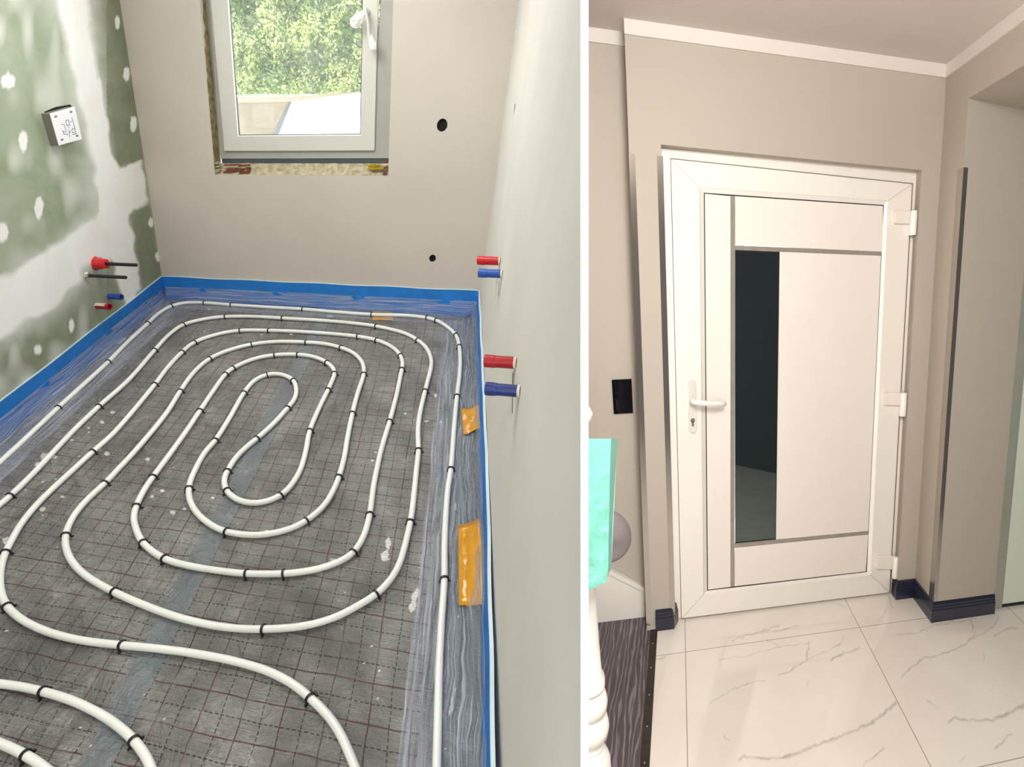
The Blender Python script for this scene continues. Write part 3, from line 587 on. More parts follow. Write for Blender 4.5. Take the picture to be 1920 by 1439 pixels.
# rough surround: foam strip on the left reveal, dark connector, mortar ledge, brick and tape debris
f0, f1 = hp(414,297,rec), hp(391,0,rec)
pts = []; nseg = 60
for k in range(nseg+1):
    z = wz0+0.02+(1.84-wz0)*k/nseg; base_x = wl+0.001; wv = 0.004*noise.noise(Vector((z*30,0,0)))+0.003*noise.noise(Vector((z*90,3,0)))
    pts += [(base_x, 0.004, z), (base_x+0.003+wv*.6, 0.006, z), (base_x+0.006+wv*.6, rec*0.6, z), (base_x+0.011+wv*.6, rec, z), (base_x, rec+0.03, z)]
MB(L).add(pts, [(k*5+j, (k+1)*5+j, (k+1)*5+j+1, k*5+j+1) for k in range(nseg) for j in range(4)]).build('mounting_foam', M['foam'], win, label='yellowed mounting foam down the left side')
c0, c1 = hp(416,307,rec), hp(760,307,rec)
MB(L).box(c0[0], c1[0], rec+0.004, rec+0.05, c0[1]-0.01, hp(500,297,rec)[1]).build('connector_profile', M['dark_profile'], win)
# a ragged mortar bed just under the frame
nx_, nz_ = 90, 9; pts = []; fz0 = wz0+0.001; fz1 = hp(560,306,rec-0.004)[1]
for i in range(nx_+1):
    for j in range(nz_+1):
        x = wl+0.002+(wr-wl-0.004)*i/nx_; t = j/nz_; z = fz0+(fz1-fz0)*t+0.003*noise.noise(Vector((x*30, 1, 0)))*(1 if j == nz_ else 0)
        y = 0.003+(rec-0.008)*t*0.9+0.006*noise.noise(Vector((x*45, z*60, 0)))+0.004*noise.noise(Vector((x*120, z*120, 3))); pts.append((x, max(0.001, y), z))
mo = MB(L).add(pts, [(i*(nz_+1)+j, (i+1)*(nz_+1)+j, (i+1)*(nz_+1)+j+1, i*(nz_+1)+j+1) for i in range(nx_) for j in range(nz_)])
mo.build('mortar_bed', M['rubble'], win, label='rough mortar bed along the bottom of the opening')
def chunk(px0, px1, py0, py1, m, name, n, seed, par, lab):
    rr = random.Random(seed); mb = MB(L)
    for k in range(n):
        a = rr.uniform(px0, px1-8); b = rr.uniform(py0, py1-2); p, q = hp(a, b, 0.0), hp(a+rr.uniform(8, (px1-px0)*0.7), b+rr.uniform(2,4), 0.0)
        x0, x1 = p[0], min(q[0], hp(px1, b, 0)[0]); z0, z1 = q[1], p[1]; y = rr.uniform(-0.002, 0.006)
        mb.add([(x0,y,z0),(x1,y+0.002,z0+0.003),(x1-0.004,y+0.001,z1+0.002),(x0+0.003,y,z1),(x0,y+.02,z0),(x1,y+.02,z0+0.003),(x1-.004,y+.02,z1+.002),(x0+.003,y+.02,z1)], [(0,1,2,3),(7,6,5,4),(0,4,5,1),(1,5,6,2),(2,6,7,3),(3,7,4,0)])
    return mb.build(name, m, par, label=lab)
chunk(416,468,309,326, M['brick'], 'brick_rubble', 9, 3, win, 'broken red brick in the left end of the ledge')
chunk(676,726,308,318, M['rubble_tape'], 'yellow_tape', 5, 4, win, 'strip of yellow tape in the right end of the ledge')
chunk(399,412,300,328, M['rubble'], 'corner_rubble', 6, 6, win, 'broken plaster at the left corner'); chunk(716,730,303,327, M['brick'], 'corner_rubble', 4, 8, win, 'broken plaster at the right corner')
# ------------------------------------------------------------------ outside the window
zg = 0.25
def og(px, py, z=zg): q = L.hit(px, py, 2, z); return (q[0], q[1], z)
def outslab(poly, name, m, label, cat, z=zg, th=0.04): return MB(L).slab([og(*p, z) for p in poly], (0,0,-th)).build(name, m, label=label, cat=cat)
outslab([(300,205),(300,300),(800,330),(800,300),(740,175)], 'ground_slab', M['earth'], 'dry pale ground behind the roof, at the foot of the hedge', 'ground', zg-0.15)
g_ = tag(C.objects[-1], kind='structure')
outslab([(330,196),(541,193),(488,300),(330,310)], 'flat_roof', M['shingle'], 'sand-coloured boarded roof seen through the window, left of the white sheet', 'roof')
outslab([(541,192),(548,192),(505,300),(486,300)], 'roof_gutter', M['gutter'], 'narrow grey gutter between the boarded roof and the white sheet', 'gutter', zg+0.01)
outslab([(547,191),(690,171),(800,176),(800,330),(500,310)], 'white_roof_sheet', M['white_sheet'], 'bright white sheet roof below the window on the right', 'roof', zg+0.015)
outslab([(330,184),(545,181),(690,171),(541,191),(330,194)], 'roof_edge_board', M['edge'], 'pale board along the far edge of the roofs', 'board', zg+0.02)
hroot = thing('hedge', L.P(0.5, 9.5, zg-0.1), 'tall leafy green hedge outside the window', 'hedge')
ha = og(330,180,zg-0.1); hb = og(790,178,zg-0.1); pa, pb = np.array(ha[:2]), np.array(hb[:2]); dv = (pb-pa); ln = np.linalg.norm(dv); dv /= ln; nv_ = np.array([-dv[1], dv[0]])
pts = []; nu_, nz2 = 60, 44; HZ = 3.4
for i in range(nu_+1):
    for j in range(nz2+1):
        s, z = i/nu_*ln, j/nz2*HZ; b = 0.25*noise.noise(Vector((s*1.1, z*1.1, 0)))+0.1*noise.noise(Vector((s*4, z*4, 2))); p = pa+dv*s+nv_*(0.35+b); pts.append((p[0], p[1], zg-0.1+z))
mb = MB(L).add(pts, [(i*(nz2+1)+j, (i+1)*(nz2+1)+j, (i+1)*(nz2+1)+j+1, i*(nz2+1)+j+1) for i in range(nu_) for j in range(nz2)])
bk = [np.array(p)+np.array([nv_[0]*0.8, nv_[1]*0.8, 0]) for p in (pts[0], pts[nu_*(nz2+1)], pts[-1], pts[nz2])]
mb.add(bk, [(0,1,2,3)]); mb.build('hedge_core', M['trunk'], hroot, smooth=True)
rr = random.Random(5); V = []; Fs = []; tint = []
for k in range(17000):
    s, z = rr.uniform(0, ln), rr.uniform(0, HZ); b = 0.25*noise.noise(Vector((s*1.1, z*1.1, 0)))+0.1*noise.noise(Vector((s*4, z*4, 2)))
    p = pa+dv*s+nv_*(0.30+b-rr.random()*0.16); c = L.P(p[0], p[1], zg-0.1+z); sz = rr.uniform(0.028, 0.085)
    nvec = nrm(np.array([rr.gauss(0,1), rr.gauss(-0.8,0.7), rr.gauss(0.5,0.7)])); u = nrm(np.cross(nvec, [rr.gauss(0,1), rr.gauss(0,1), rr.gauss(0,1)])); w = np.cross(nvec, u)
    b0 = len(V); V += [c-u*sz, c-w*sz*0.45+nvec*0.006, c+u*sz, c+w*sz*0.45+nvec*0.006]; Fs += [(b0,b0+1,b0+2),(b0,b0+2,b0+3)]
    cl = 0.5+1.3*noise.noise(Vector((s*1.3, z*1.0, 8)))+rr.gauss(0, 0.17); tint += [cl]*4
lf = MB(); lf.v = V; lf.f = Fs; lo = lf.build('leaves', M['leaf'], hroot)
at = lo.data.attributes.new('tint', 'FLOAT', 'POINT'); at.data.foreach_set('value', np.clip(np.array(tint, np.float32), 0, 1))
# ------------------------------------------------------------------ box on the left wall
def lw(px, py, d=0.0): q = L.hit(px, py, 0, d); return (q[1], q[2])
DEP = 0.045
fc = [lw(*p, DEP) for p in ((94,213),(140,200),(154,261),(111,273))]              # front face TL TR BR BL
fc = [(DEP, a, b) for a, b in fc]
bx = thing('junction_box', L.P(0, (fc[0][1]+fc[2][1])/2, fc[2][2]), 'white square box cover with printed diagrams on the green wall', 'junction box')
MB(L).slab([(DEP-0.003, a, b) for _, a, b in fc], (-DEP+0.001,0,0)).build('box_body', M['boxgrey'], bx, bevel=0.002)
cov = MB(L).slab(fc, (-0.004,0,0)).build('cover_plate', M['boxwhite'], bx, bevel=0.001)
fa = [np.array(p) for p in fc]
def onface(s, t, d=0.0006): return tuple((fa[0]*(1-s)+fa[1]*s)*(1-t)+(fa[3]*(1-s)+fa[2]*s)*t+np.array([d,0,0]))
for s, t in ((0.17,0.13),(0.80,0.12),(0.17,0.85),(0.82,0.86)):
    MB(L).slab([onface(s-0.05,t-0.03), onface(s+0.05,t-0.03), onface(s+0.05,t+0.03), onface(s-0.05,t+0.03)], (-0.0004,0,0)).build('slot_mark', M['ink'], bx).parent = cov
ink = MB(L)
def stroke(P, w=0.008):
    for (a, b), (c, d) in zip(P[:-1], P[1:]):
        v = np.array([c-a, d-b]); v = v/np.linalg.norm(v)*w; nx, ny = -v[1], v[0]; ink.slab([onface(a+nx,b+ny), onface(c+nx,d+ny), onface(c-nx,d-ny), onface(a-nx,b-ny)], (-0.0004,0,0))
for P in ([(0.30,0.40),(0.40,0.42),(0.42,0.62)], [(0.28,0.58),(0.30,0.70),(0.48,0.74)], [(0.30,0.62),(0.44,0.66)], [(0.50,0.32),(0.62,0.33),(0.62,0.48),(0.50,0.47),(0.50,0.32)], [(0.55,0.48),(0.56,0.56)], [(0.78,0.28),(0.80,0.62)], [(0.66,0.40),(0.74,0.40)], [(0.54,0.60),(0.50,0.84)], [(0.53,0.70),(0.60,0.68)], [(0.66,0.62),(0.80,0.62),(0.80,0.74),(0.66,0.74),(0.66,0.62)], [(0.64,0.79),(0.84,0.79)]): stroke(P, 0.010)
ink.build('printed_diagram', M['ink'], bx, label='grey line diagrams printed on the cover').parent = cov
# torn plaster slot over the box, its shade laid on as a dark patch
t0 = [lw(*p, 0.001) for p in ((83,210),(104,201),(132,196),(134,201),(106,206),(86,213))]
MB(L).slab([(0.0015, a, b) for a, b in t0], (-0.002,0,0)).build('gap_shade', M['hole_shade'], bx, label='dark ragged patch painting the shade in the gap above the box')
# ------------------------------------------------------------------ pipe stubs on the left wall
def stub(px_root, px_tip, ax_dir, r, length=None): pass
def lroot(px, py): q = L.hit(px, py, 0, 0.0); return L.P(*q)
def tip_on_line(root, d, pxt):
    """distance along d from root whose projection is nearest pixel column pxt"""
    best = min((abs(((RW.T@(root+d*t-EYE))[0]/(RW.T@(root+d*t-EYE))[2]*F+CX)-pxt), t) for t in np.linspace(0.005, 0.6, 600)); return best[1]
SIDE = nrm(L.X)
# red cup with black rod
a = lroot(178,494); d1 = nrm(L.X); t1 = tip_on_line(a, d1, 199); r1 = 0.029
c = thing('pipe_plug', a, 'large red stepped pipe plug with a black rod, highest on the left wall', 'pipe plug', 'pipe plugs on the left wall')
MB().lathe(a, d1, [(0,r1*1.14),(0.004,r1*1.14),(0.006,r1*1.02),(t1*0.5,r1*0.95),(t1*0.52,r1*0.98),(t1*0.56,r1*0.84),(t1*0.98,r1*0.80),(t1,r1*0.74)], 24).build('plug_body', M['red'], c, autos=40)
t2 = tip_on_line(a, d1, 256); MB().tube([a+d1*t1*0.95, a+d1*t2], 0.0082, 12).build('threaded_rod', M['black'], c, autos=40)
a = lroot(161,517); t2 = tip_on_line(a, d1, 236); c = thing('threaded_rod', a, 'bare black rod with a bright nut sticking out of the left wall', 'rod')
MB().tube([a-d1*0.01, a+d1*t2], 0.0082, 12).build('rod', M['black'], c, autos=40)
MB().lathe(a, d1, [(0,0.018),(0.008,0.018),(0.010,0.013),(0.022,0.012)], 6).build('nut', M['steel'], c)
def tubeplug(px, py, tipx, r, m, label, grp, ax=0, sgn=1, wall=0.0, smear=None, dirv=None, ribs=0):
    q = L.hit(px, py, 0, wall); a = L.P(*q); d = nrm(L.X)*sgn if dirv is None else nrm(dirv); t = tip_on_line(a, d, tipx)
    c = thing('pipe_plug', a, label, 'pipe plug', grp)
    body = MB().lathe(a-d*0.004, d, [(0,r),(t*0.72,r),(t*0.72,r*1.06),(t+0.004,r*1.06),(t+0.004,r*0.82),(t*0.45,r*0.8)], 24, cap=False).build('plug_body', m, c, autos=35)
    MB().lathe(a, d, [(t*0.45,0.0001),(t*0.45+0.001,r*0.82)], 24, cap=False).build('plug_bottom', m, c).parent = body
    for k in range(ribs):
        th = 2*math.pi*k/ribs; h = np.array([0,0,1.]); u = nrm(np.cross(d, h)); w = np.cross(d, u); o_ = (u*math.cos(th)+w*math.sin(th))*r*1.07
        MB().tube([a+d*t*0.74+o_, a+d*t*0.98+o_], r*0.07, 5).build('grip_rib', m, c).parent = body
    if smear: MB().lathe(a-d*0.003, d, [(0,r*1.16),(0.003,r*1.10),(t*smear,r*1.015)], 20, cap=False).build('plaster_ring', M['plaster_smear'], c, label='ring of dried plaster')
    return c
tubeplug(203,556,228,0.0140, M['blue'], 'blue open pipe plug low on the left wall, right of the red one', 'pipe plugs on the left wall', ribs=6)
c = tubeplug(180,574,206,0.0145, M['red_dark'], 'dark red open pipe plug smeared with white plaster, lowest on the left wall', 'pipe plugs on the left wall', smear=0.12, ribs=6)
# plaster smear on top of it
a = lroot(180,574); t = tip_on_line(a, d1, 201); pts = []
for k in range(8):
    for j in range(7): th = math.radians(30+20*j); u = nrm(np.cross(d1, [0,0,1.])); w = np.cross(u, d1); pts.append(a+d1*(t*k/7)+(u*math.cos(th)+(-np.cross(d1,u))*math.sin(th))*0.0156*(1+0.05*noise.noise(Vector((k,j,0)))))
MB().add(pts, [(k*7+j, (k+1)*7+j, (k+1)*7+j+1, k*7+j+1) for k in range(7) for j in range(6)], True).build('plaster_smear', M['plaster_smear'], c, smooth=True, label='white plaster dried on its top')
# right wall stubs (grazing view): they stick out towards the left
for (px, py, tx, r, m, lab, rb) in ((938,490,896,0.0155, M['red'], 'red pipe plug on the right wall, upper one of the far pair', 0), (942,514,898,0.0145, M['blue'], 'blue pipe plug on the right wall, lower one of the far pair', 0), (967,681,909,0.0155, M['red_dark'], 'dark red pipe plug on the right wall, upper one of the near pair', 0), (974,734,911,0.0145, M['blue_dark'], 'navy ribbed pipe plug on the right wall, lower one of the near pair', 10)):
    tubeplug(px, py, tx, r, m, lab, 'pipe plugs on the right wall', sgn=-1, wall=XW, smear=0.09, ribs=rb)
for (y0, y1, px) in ((700,775,962), (528,556,936)):                                # chased slots below the plugs, their shade laid on as dark strips
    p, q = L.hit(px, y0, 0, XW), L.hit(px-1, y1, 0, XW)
    struct(MB(L).slab([(XW-0.0012, p[1]-0.004, p[2]), (XW-0.0012, p[1]+0.004, p[2]), (XW-0.0012, q[1]+0.001, q[2]), (XW-0.0012, q[1]-0.001, q[2])], (0.002,0,0)), 'slot_shade', M['hole_shade'], 'thin dark strip painting the shade of a right-wall chase under the %s pair of plugs' % ('near' if y0 == 700 else 'far'), 'slot shade')
# ================================================================== PARTITION added as divider between the rooms, extended round the camera to block light
z0, z1 = 0.45, 4.4; dc = nrm(np.array([1096-CX, 0, F])); sd = np.array([dc[2], 0, -dc[0]]); hw = 0.5*14/F*z0
def pc(z, y, s): return RW@(dc*(z/dc[2])+np.array([0, y, 0])+sd*s)+EYE
mbp = MB()
def pslab(poly):
    n = len(poly); pts = [pc(z, y, s) for s in (-hw, hw) for (z, y) in poly]
    mbp.add(pts, [tuple(range(n)), tuple(range(2*n-1, n-1, -1))]+[(i, i+n, (i+1)%n+n, (i+1)%n) for i in range(n)], True)
pslab([(z0,-0.7),(z1,-3.6),(z1,3.4),(z0,0.7)]); pslab([(-3.2,-4.0),(z0,-4.0),(z0,-0.7),(-3.2,-0.7)]); pslab([(z0,-4.0),(z1,-4.0),(z1,-3.6),(z0,-0.7)])  # slabs beyond the first are unseen, added to block sun and stray light
pslab([(-3.2,0.7),(z0,0.7),(z0,3.6),(-3.2,3.6)]); pslab([(-3.2,-0.7),(-0.2,-0.7),(-0.2,0.7),(-3.2,0.7)])
struct(mbp, 'added_partition', M['partition'], 'added thin white partition between the two rooms, extended to block light', 'wall')
# ================================================================== RIGHT ROOM
def rh(px, py, y): q = R.hit(px, py, 1, y); return q
FY = -0.056; YS = 0.07
HR = R.hit(1171,36,1,FY)[2]; XL0 = R.hit(1171,64,1,FY)[0]; XC = 1.299; YP = -0.27; XP = 1.661; YB = -4.2
def rp(px, py, y): q = R.hit(px, py, 1, y); return (q[0], q[1], q[2])
nTL, nTR = rp(1239,271,FY), rp(1728,319,FY); nBL = (rp(1265,1135,FY)[0], FY, 0.0); nBR = (rp(1684,1085,FY)[0], FY, 0.0)
mb = MB(R); out = [(XL0,FY,0), nBL, nTL, nTR, nBR, (XC,FY,0), (XC,FY,HR), (XL0,FY,HR)]
mb.add([(XL0,FY,0), nBL, nTL, (XL0,FY,HR), nTR, (XC,FY,HR), nBR, (XC,FY,0)], [(0,1,2,3),(3,2,4,5),(4,6,7,5)])
mb.add([nBL, nTL, nTR, nBR]+[(p[0], 0.12, p[2]) for p in (nBL, nTL, nTR, nBR)], [(0,1,5,4),(1,2,6,5),(2,3,7,6)])
mb.add([(XL0,FY,0),(XL0,FY,HR),(XL0,YS+0.02,HR),(XL0,YS+0.02,0)], [(0,1,2,3)])
struct(mb, 'wall_door', M['greige'], 'greige wall with the recessed white entrance door', 'wall')
struct(MB(R).box(-1.6, XL0+0.05, YS, YS+0.05, 0, HR), 'wall_stair', M['greige'], 'greige wall behind the newel post, set back left of the door', 'wall', clip='R')
# right-hand wall with the wide opening
pt = rp(1826,186,YP); ZH = pt[2]; jr = rp(1942,216,YP)
mb = MB(R); mb.add([(XC,FY,0),(XC,YP,0),(XC,YP,ZH),(XC,YP,HR),(XC,FY,HR)], [(0,1,2,3,4)])
mb.add([(XC,YP,ZH),(XC,YB,ZH),(XC,YB,HR),(XC,YP,HR)], [(0,1,2,3)])
mb.add([(XC,YP,0),(XP,YP,0),(XP,YP,ZH-0.02),(XC,YP,ZH)], [(0,1,2,3)])
mb.add([(XC,YP,ZH),(XC,YB,ZH),(XP,YB,ZH-0.02),(XP,YP,ZH-0.02)], [(0,1,2,3)])
mb.add([(XP,YP,0),(XP,0.3,0),(XP,0.3,HR),(XP,YP,HR)], [(0,1,2,3)])
struct(mb, 'wall_right', M['greige'], 'greige wall right of the door, with a pillar and a wide opening', 'wall')
struct(MB(R).box(XP, 3.2, YP+0.06, YP+0.10, 0, HR).box(3.2, 3.24, YB, YP, 0, HR), 'wall_side_room', M['darkroom'], 'side-room wall beyond the opening, shade put into its colour', 'wall')
struct(MB(R).add([(-1.6,0.3,HR),(3.24,0.3,HR),(3.24,YB,HR),(-1.6,YB,HR)]+[(-1.6,0.3,HR+.05),(3.24,0.3,HR+.05),(3.24,YB,HR+.05),(-1.6,YB,HR+.05)], [(0,1,2,3),(4,5,6,7)]), 'ceiling', M['hallceil'], 'warm white ceiling over the entrance hall', 'ceiling', clip='R')
struct(MB(R).box(-1.6, 3.24, YB-0.05, YB, 0, HR), 'wall_rear', M['darkroom'], 'rear wall of the entrance hall', 'wall', clip='R')  # unlit darkness painted in, for the door glass to reflect
# cornices
def cornice(name, pts, off, lab):
    return struct(MB(R).slab(pts, off), name, M['cornice'], lab, 'cornice', clip='R')
cz = R.hit(1171,65,1,FY)[2]; CH_ = HR-cz
cornice('trim_1', [(XL0,FY,cz),(XC,FY,cz),(XC,FY,HR),(XL0,FY,HR)], (0,-0.010,0), 'cream cornice band along the top of the door wall')
cornice('trim_2', [(XC,FY,cz),(XC,YB,cz),(XC,YB,HR),(XC,FY,HR)], (-0.010,0,0), 'cream cornice band along the top of the right wall')
cs = rp(1103,79,YS)[2]; cornice('trim_3', [(-1.6,YS,cs),(XL0,YS,cs),(XL0,YS,HR),(-1.6,YS,HR)], (0,-0.010,0), 'short cream cornice band over the stair wall')
# floors
VEINS = [([(1262+3,1204),(1300,1196),(1340,1190),(1372,1186)],0), ([(1345,1238),(1400,1230),(1450,1216),(1462,1213),(1440,1202),(1438,1199)],1.3), ([(1462,1213),(1490,1210),(1520,1205)],1), ([(1518,1202),(1514,1232),(1508,1242),(1490,1252),(1478,1262),(1460,1267)],2.2), ([(1510,1238),(1545,1224),(1572,1210),(1583,1195)],1.8), ([(1556,1240),(1570,1231),(1600,1220),(1610,1216)],2.4), ([(1330,1322),(1345,1310),(1380,1292),(1410,1279),(1435,1275)],1.2), ([(1385,1427),(1395,1418),(1430,1423),(1470,1422),(1500,1410),(1540,1395),(1600,1372),(1640,1352),(1668,1330),(1680,1318)],4.0), ([(1470,1421),(1500,1411),(1560,1388)],5.0), ([(1620,1435),(1640,1418),(1658,1402)],2.4), ([(1513,1288),(1515,1276)],1.0), ([(1370,1204),(1400,1191),(1440,1181),(1460,1174)],2.0), ([(1450,1186),(1480,1178),(1500,1172)],1.6), ([(1572,1134),(1586,1140)],1.6), ([(1667,1120),(1672,1135),(1674,1140)],2.0), ([(1675,1192),(1720,1186),(1750,1176)],1.6), ([(1690,1272),(1700,1258),(1730,1235),(1760,1229),(1790,1218),(1815,1203),(1828,1190)],2.2), ([(1828,1190),(1822,1172),(1819,1162)],1.8), ([(1815,1203),(1850,1184),(1870,1166),(1873,1158)],2.0), ([(1865,1194),(1880,1184),(1905,1176)],2.4), ([(1740,1169),(1755,1173),(1790,1167),(1830,1160)],1.6), ([(1780,1355),(1790,1346),(1800,1350),(1830,1351),(1860,1352),(1880,1343),(1920,1325)],4.0), ([(1865,1350),(1890,1340),(1925,1320)],5.0), ([(1738,1315),(1755,1322),(1762,1330)],1.2), ([(1866,1404),(1885,1388),(1897,1376)],2.4), ([(1800,1430),(1808,1416)],1.6), ([(1843,1226),(1847,1240)],1.2), ([(1228,1237),(1246,1233)],2.5), ([(1355,1380),(1366,1390)],1.5)]
def vein_(px, py, u, v):
    a = np.zeros(px.shape); w = (vnoise(px/9, py/7, 21)-0.5)*5; w2 = (vnoise(px/8, py/9, 22)-0.5)*5
    for P_, wd in VEINS:
        if wd == 0: continue
        xs_ = [p[0] for p in P_]; ys_ = [p[1] for p in P_]; k = (px > min(xs_)-12)&(px < max(xs_)+12)&(py > min(ys_)-12)&(py < max(ys_)+12)
        if not k.any(): continue
        d = sdline(px[k]+w[k], py[k]+w2[k], P_); a[k] = np.maximum(a[k], np.clip(1.25-d/(wd*0.75), 0, 1)*(0.75 if wd > 2 else 0.6)*(0.55+0.45*vnoise(px[k]/14, py[k]/10, 23)))
    far = np.where((py > 1460) | (px > 1960), 1, 0); return a
M['tile'] = tilemat((0.0165,0.898,1.773,2.655), (-0.243,-1.048,-1.853))
us = np.concatenate([np.arange(-0.121, 1.96, 0.0045), np.linspace(1.97, 3.2, 8)]); vs = np.concatenate([np.linspace(YB,-1.12,12)[:-1], np.arange(-1.12, 0.02, 0.0045), [0.06]])
gridsheet('floor', R, us, vs, lambda u, v: (u, v, u*0), M['tile'], 'large polished cream marble-look floor tiles with grey veins', 'floor', {'vein': vein_})
us = np.linspace(-1.6, -0.150, 80); vs = np.linspace(YB, YS, 30)
gridsheet('floor', R, us, vs, lambda u, v: (u, v, u*0), M['wood'], 'dark grey wood-look floor left of the threshold strip', 'floor', {}, clip='R')
ts = thing('threshold_strip', R.P(-0.137,-1.0,0), 'dark bronze metal threshold strip between wood floor and marble tiles', 'threshold strip')
MB(R).box(-0.153, -0.119, YB+0.05, FY-0.002, 0.0005, 0.004).build('strip', M['strip'], ts, bevel=0.001)
for y in np.arange(-0.16, -1.5, -0.155): MB().lathe(R.P(-0.137, y, 0.004), R.Z, [(0,0.0035),(0.0012,0.0025)], 10).build('screw', M['steel'], ts)
# skirting
SKP = [(0,0),(0.016,0),(0.016,0.052),(0.013,0.056),(0.013,0.064),(0.010,0.068),(0.010,0.076),(0.006,0.082),(0,0.086)]
SKH = R.hit(1754,1130,1,YP-0.004)[2]; SKP = [(a, b*SKH/0.086) for a, b in SKP]
def skirt(path_, nrms, lab, name):
    """path of room xy corners with outward offsets; profile swept along it"""
    mb = MB(R); n = len(SKP); pts = [(x+nx*t, y+ny*t, z+0.0005) for (x, y), (nx, ny) in zip(path_, nrms) for t, z in SKP]
    f = [(k*n+j, (k+1)*n+j, (k+1)*n+(j+1)%n, k*n+(j+1)%n) for k in range(len(path_)-1) for j in range(n)]+[tuple(range(n)), tuple((len(path_)-1)*n+j for j in range(n-1,-1,-1))]
    return struct(mb.add(pts, f), name, M['skirt'], lab, 'baseboard')
xl_ = rp(1230,1181,FY-0.016)[0]; xr_ = rp(1264,1177,FY-0.016)[0]
skirt([(xl_,FY),(xr_-0.016,FY),(nBL[0],-0.012)], [(0,-1),(1,-1),(1,0)], 'short piece of navy-black skirting at the foot of the wall left of the door', 'baseboard_left')
xk = rp(1683,1121,FY-0.016)[0]
skirt([(nBR[0],-0.012),(nBR[0],FY),(XC,FY),(XC,YP),(XP+0.003,YP)], [(-1,0),(-1,-1),(-1,-1),(-1,-1),(0,-1)], 'navy-black stepped skirting wrapping the corner and the pillar right of the door', 'baseboard_right')
# chrome corner guards
def guard(x, y, z0_, zt_, legx, legy, lab, t=0.0012):
    mb = MB(R); a, b = min(0, legx), max(0, legx); c, d = min(0, legy), max(0, legy); sx = -1 if legx > 0 else 1; sy = -1 if legy > 0 else 1
    P_ = [(x+sx*t, y+sy*t), (x+legx, y+sy*t), (x+legx, y), (x, y), (x, y+legy), (x+sx*t, y+legy)]
    return mb.slab([(p, q, z0_) for p, q in P_], (0,0,zt_-z0_)).build('corner_guard', M['chrome'], label=lab, cat='corner guard', group='chrome corner guards')
za = rp(1179,288,FY)[2]; zb = rp(1809,314,YP)[2]; LG = 0.0245
guard(XL0, FY, 0.025, za, LG, 0.03, 'chrome corner guard on the outer corner left of the door, beside the light switch')
guard(nBL[0], FY, SKH+0.004, za, -LG, 0.02, 'chrome corner guard along the left edge of the door recess')
guard(XC, YP, SKH+0.002, zb, 0.022, 0.05, 'chrome corner guard on the edge of the pillar right of the door')
# ------------------------------------------------------------------ the entrance door
dr = thing('door_1', R.P(0.6, 0, 0), 'white plastic entrance door with a narrow dark glass strip', 'door', kind='structure')
def rring(po, pi, yo, yi, back, name, m, bev=0.0):
    o = [rp(p[0], p[1], yo) for p in po]; i_ = [rp(p[0], p[1], yi) for p in pi]; o = [(a, b, max(c, 0.004)) for a, b, c in o]; n = 4
    pts = o+i_+[(a, back, c) for a, b, c in o]+[(a, back, c) for a, b, c in i_]; f = []
    for k in range(n):
        q = (k+1)%n; f += [(k, q, n+q, n+k), (2*n+q, 2*n+k, 3*n+k, 3*n+q), (k, 2*n+k, 2*n+q, q), (n+q, 3*n+q, 3*n+k, n+k)]
    return MB(R).add(pts, f).build(name, m, dr, bevel=bev)
leafO = [(1278,1161),(1668,1112),(1711,345),(1258,298)]
rring([(1255,1175),(1693,1118),(1727,322),(1236,277)], [(1300,1130),(1650,1090),(1690,365),(1285,325)], 0.0, 0.0, 0.06, 'door_frame', M['upvc'], 0.002)
YL = -0.016
rring([(1277,1162.5),(1669.2,1113),(1712.2,343.8),(1256.8,296.5)], [(1285,1154),(1660,1106),(1703,352),(1265,305)], -0.0012, -0.0012, -0.0002, 'leaf_gap_shade', M['boxgrey'])  # grey ring paints the shadow gap round the leaf
leafI = [(1320,1114),(1632,1078),(1664,377),(1312,352)]; pan = [(1326,1108),(1625,1073),(1657,385),(1320,362)]
rring(leafO, leafI, YL, YL, 0.04, 'door_leaf', M['upvc'], 0.004)
rring(leafI, pan, YL+0.001, -0.004, 0.03, 'glazing_bead', M['upvc'])
rring([(1324,1110),(1627,1075),(1659,383),(1318,360)], [(1328,1106),(1623,1071),(1655,387),(1322,364)], -0.0045, -0.0045, 0.02, 'gasket', M['gasket'])
def rslab(px, y, th, name, m, par, label=None, bev=0): return MB(R).slab([rp(p[0], p[1], y) for p in px], (0,th,0)).build(name, m, par, label=label, bevel=bev)
YQ = -0.006
for (ax_, ay_), (bx_, by_) in zip(leafO, leafI):                                   # mitred, welded corners of the leaf
    dx_, dy_ = by_-ay_, -(bx_-ax_); l_ = math.hypot(dx_, dy_); dx_, dy_ = dx_/l_*0.35, dy_/l_*0.35
    MB(R).slab([rp(ax_-dx_, ay_-dy_, YL-0.0002), rp(bx_-dx_, by_-dy_, YL-0.0002), rp(bx_+dx_, by_+dy_, YL-0.0002), rp(ax_+dx_, ay_+dy_, YL-0.0002)], (0,0.0004,0)).build('corner_weld', M['inlay'], dr)
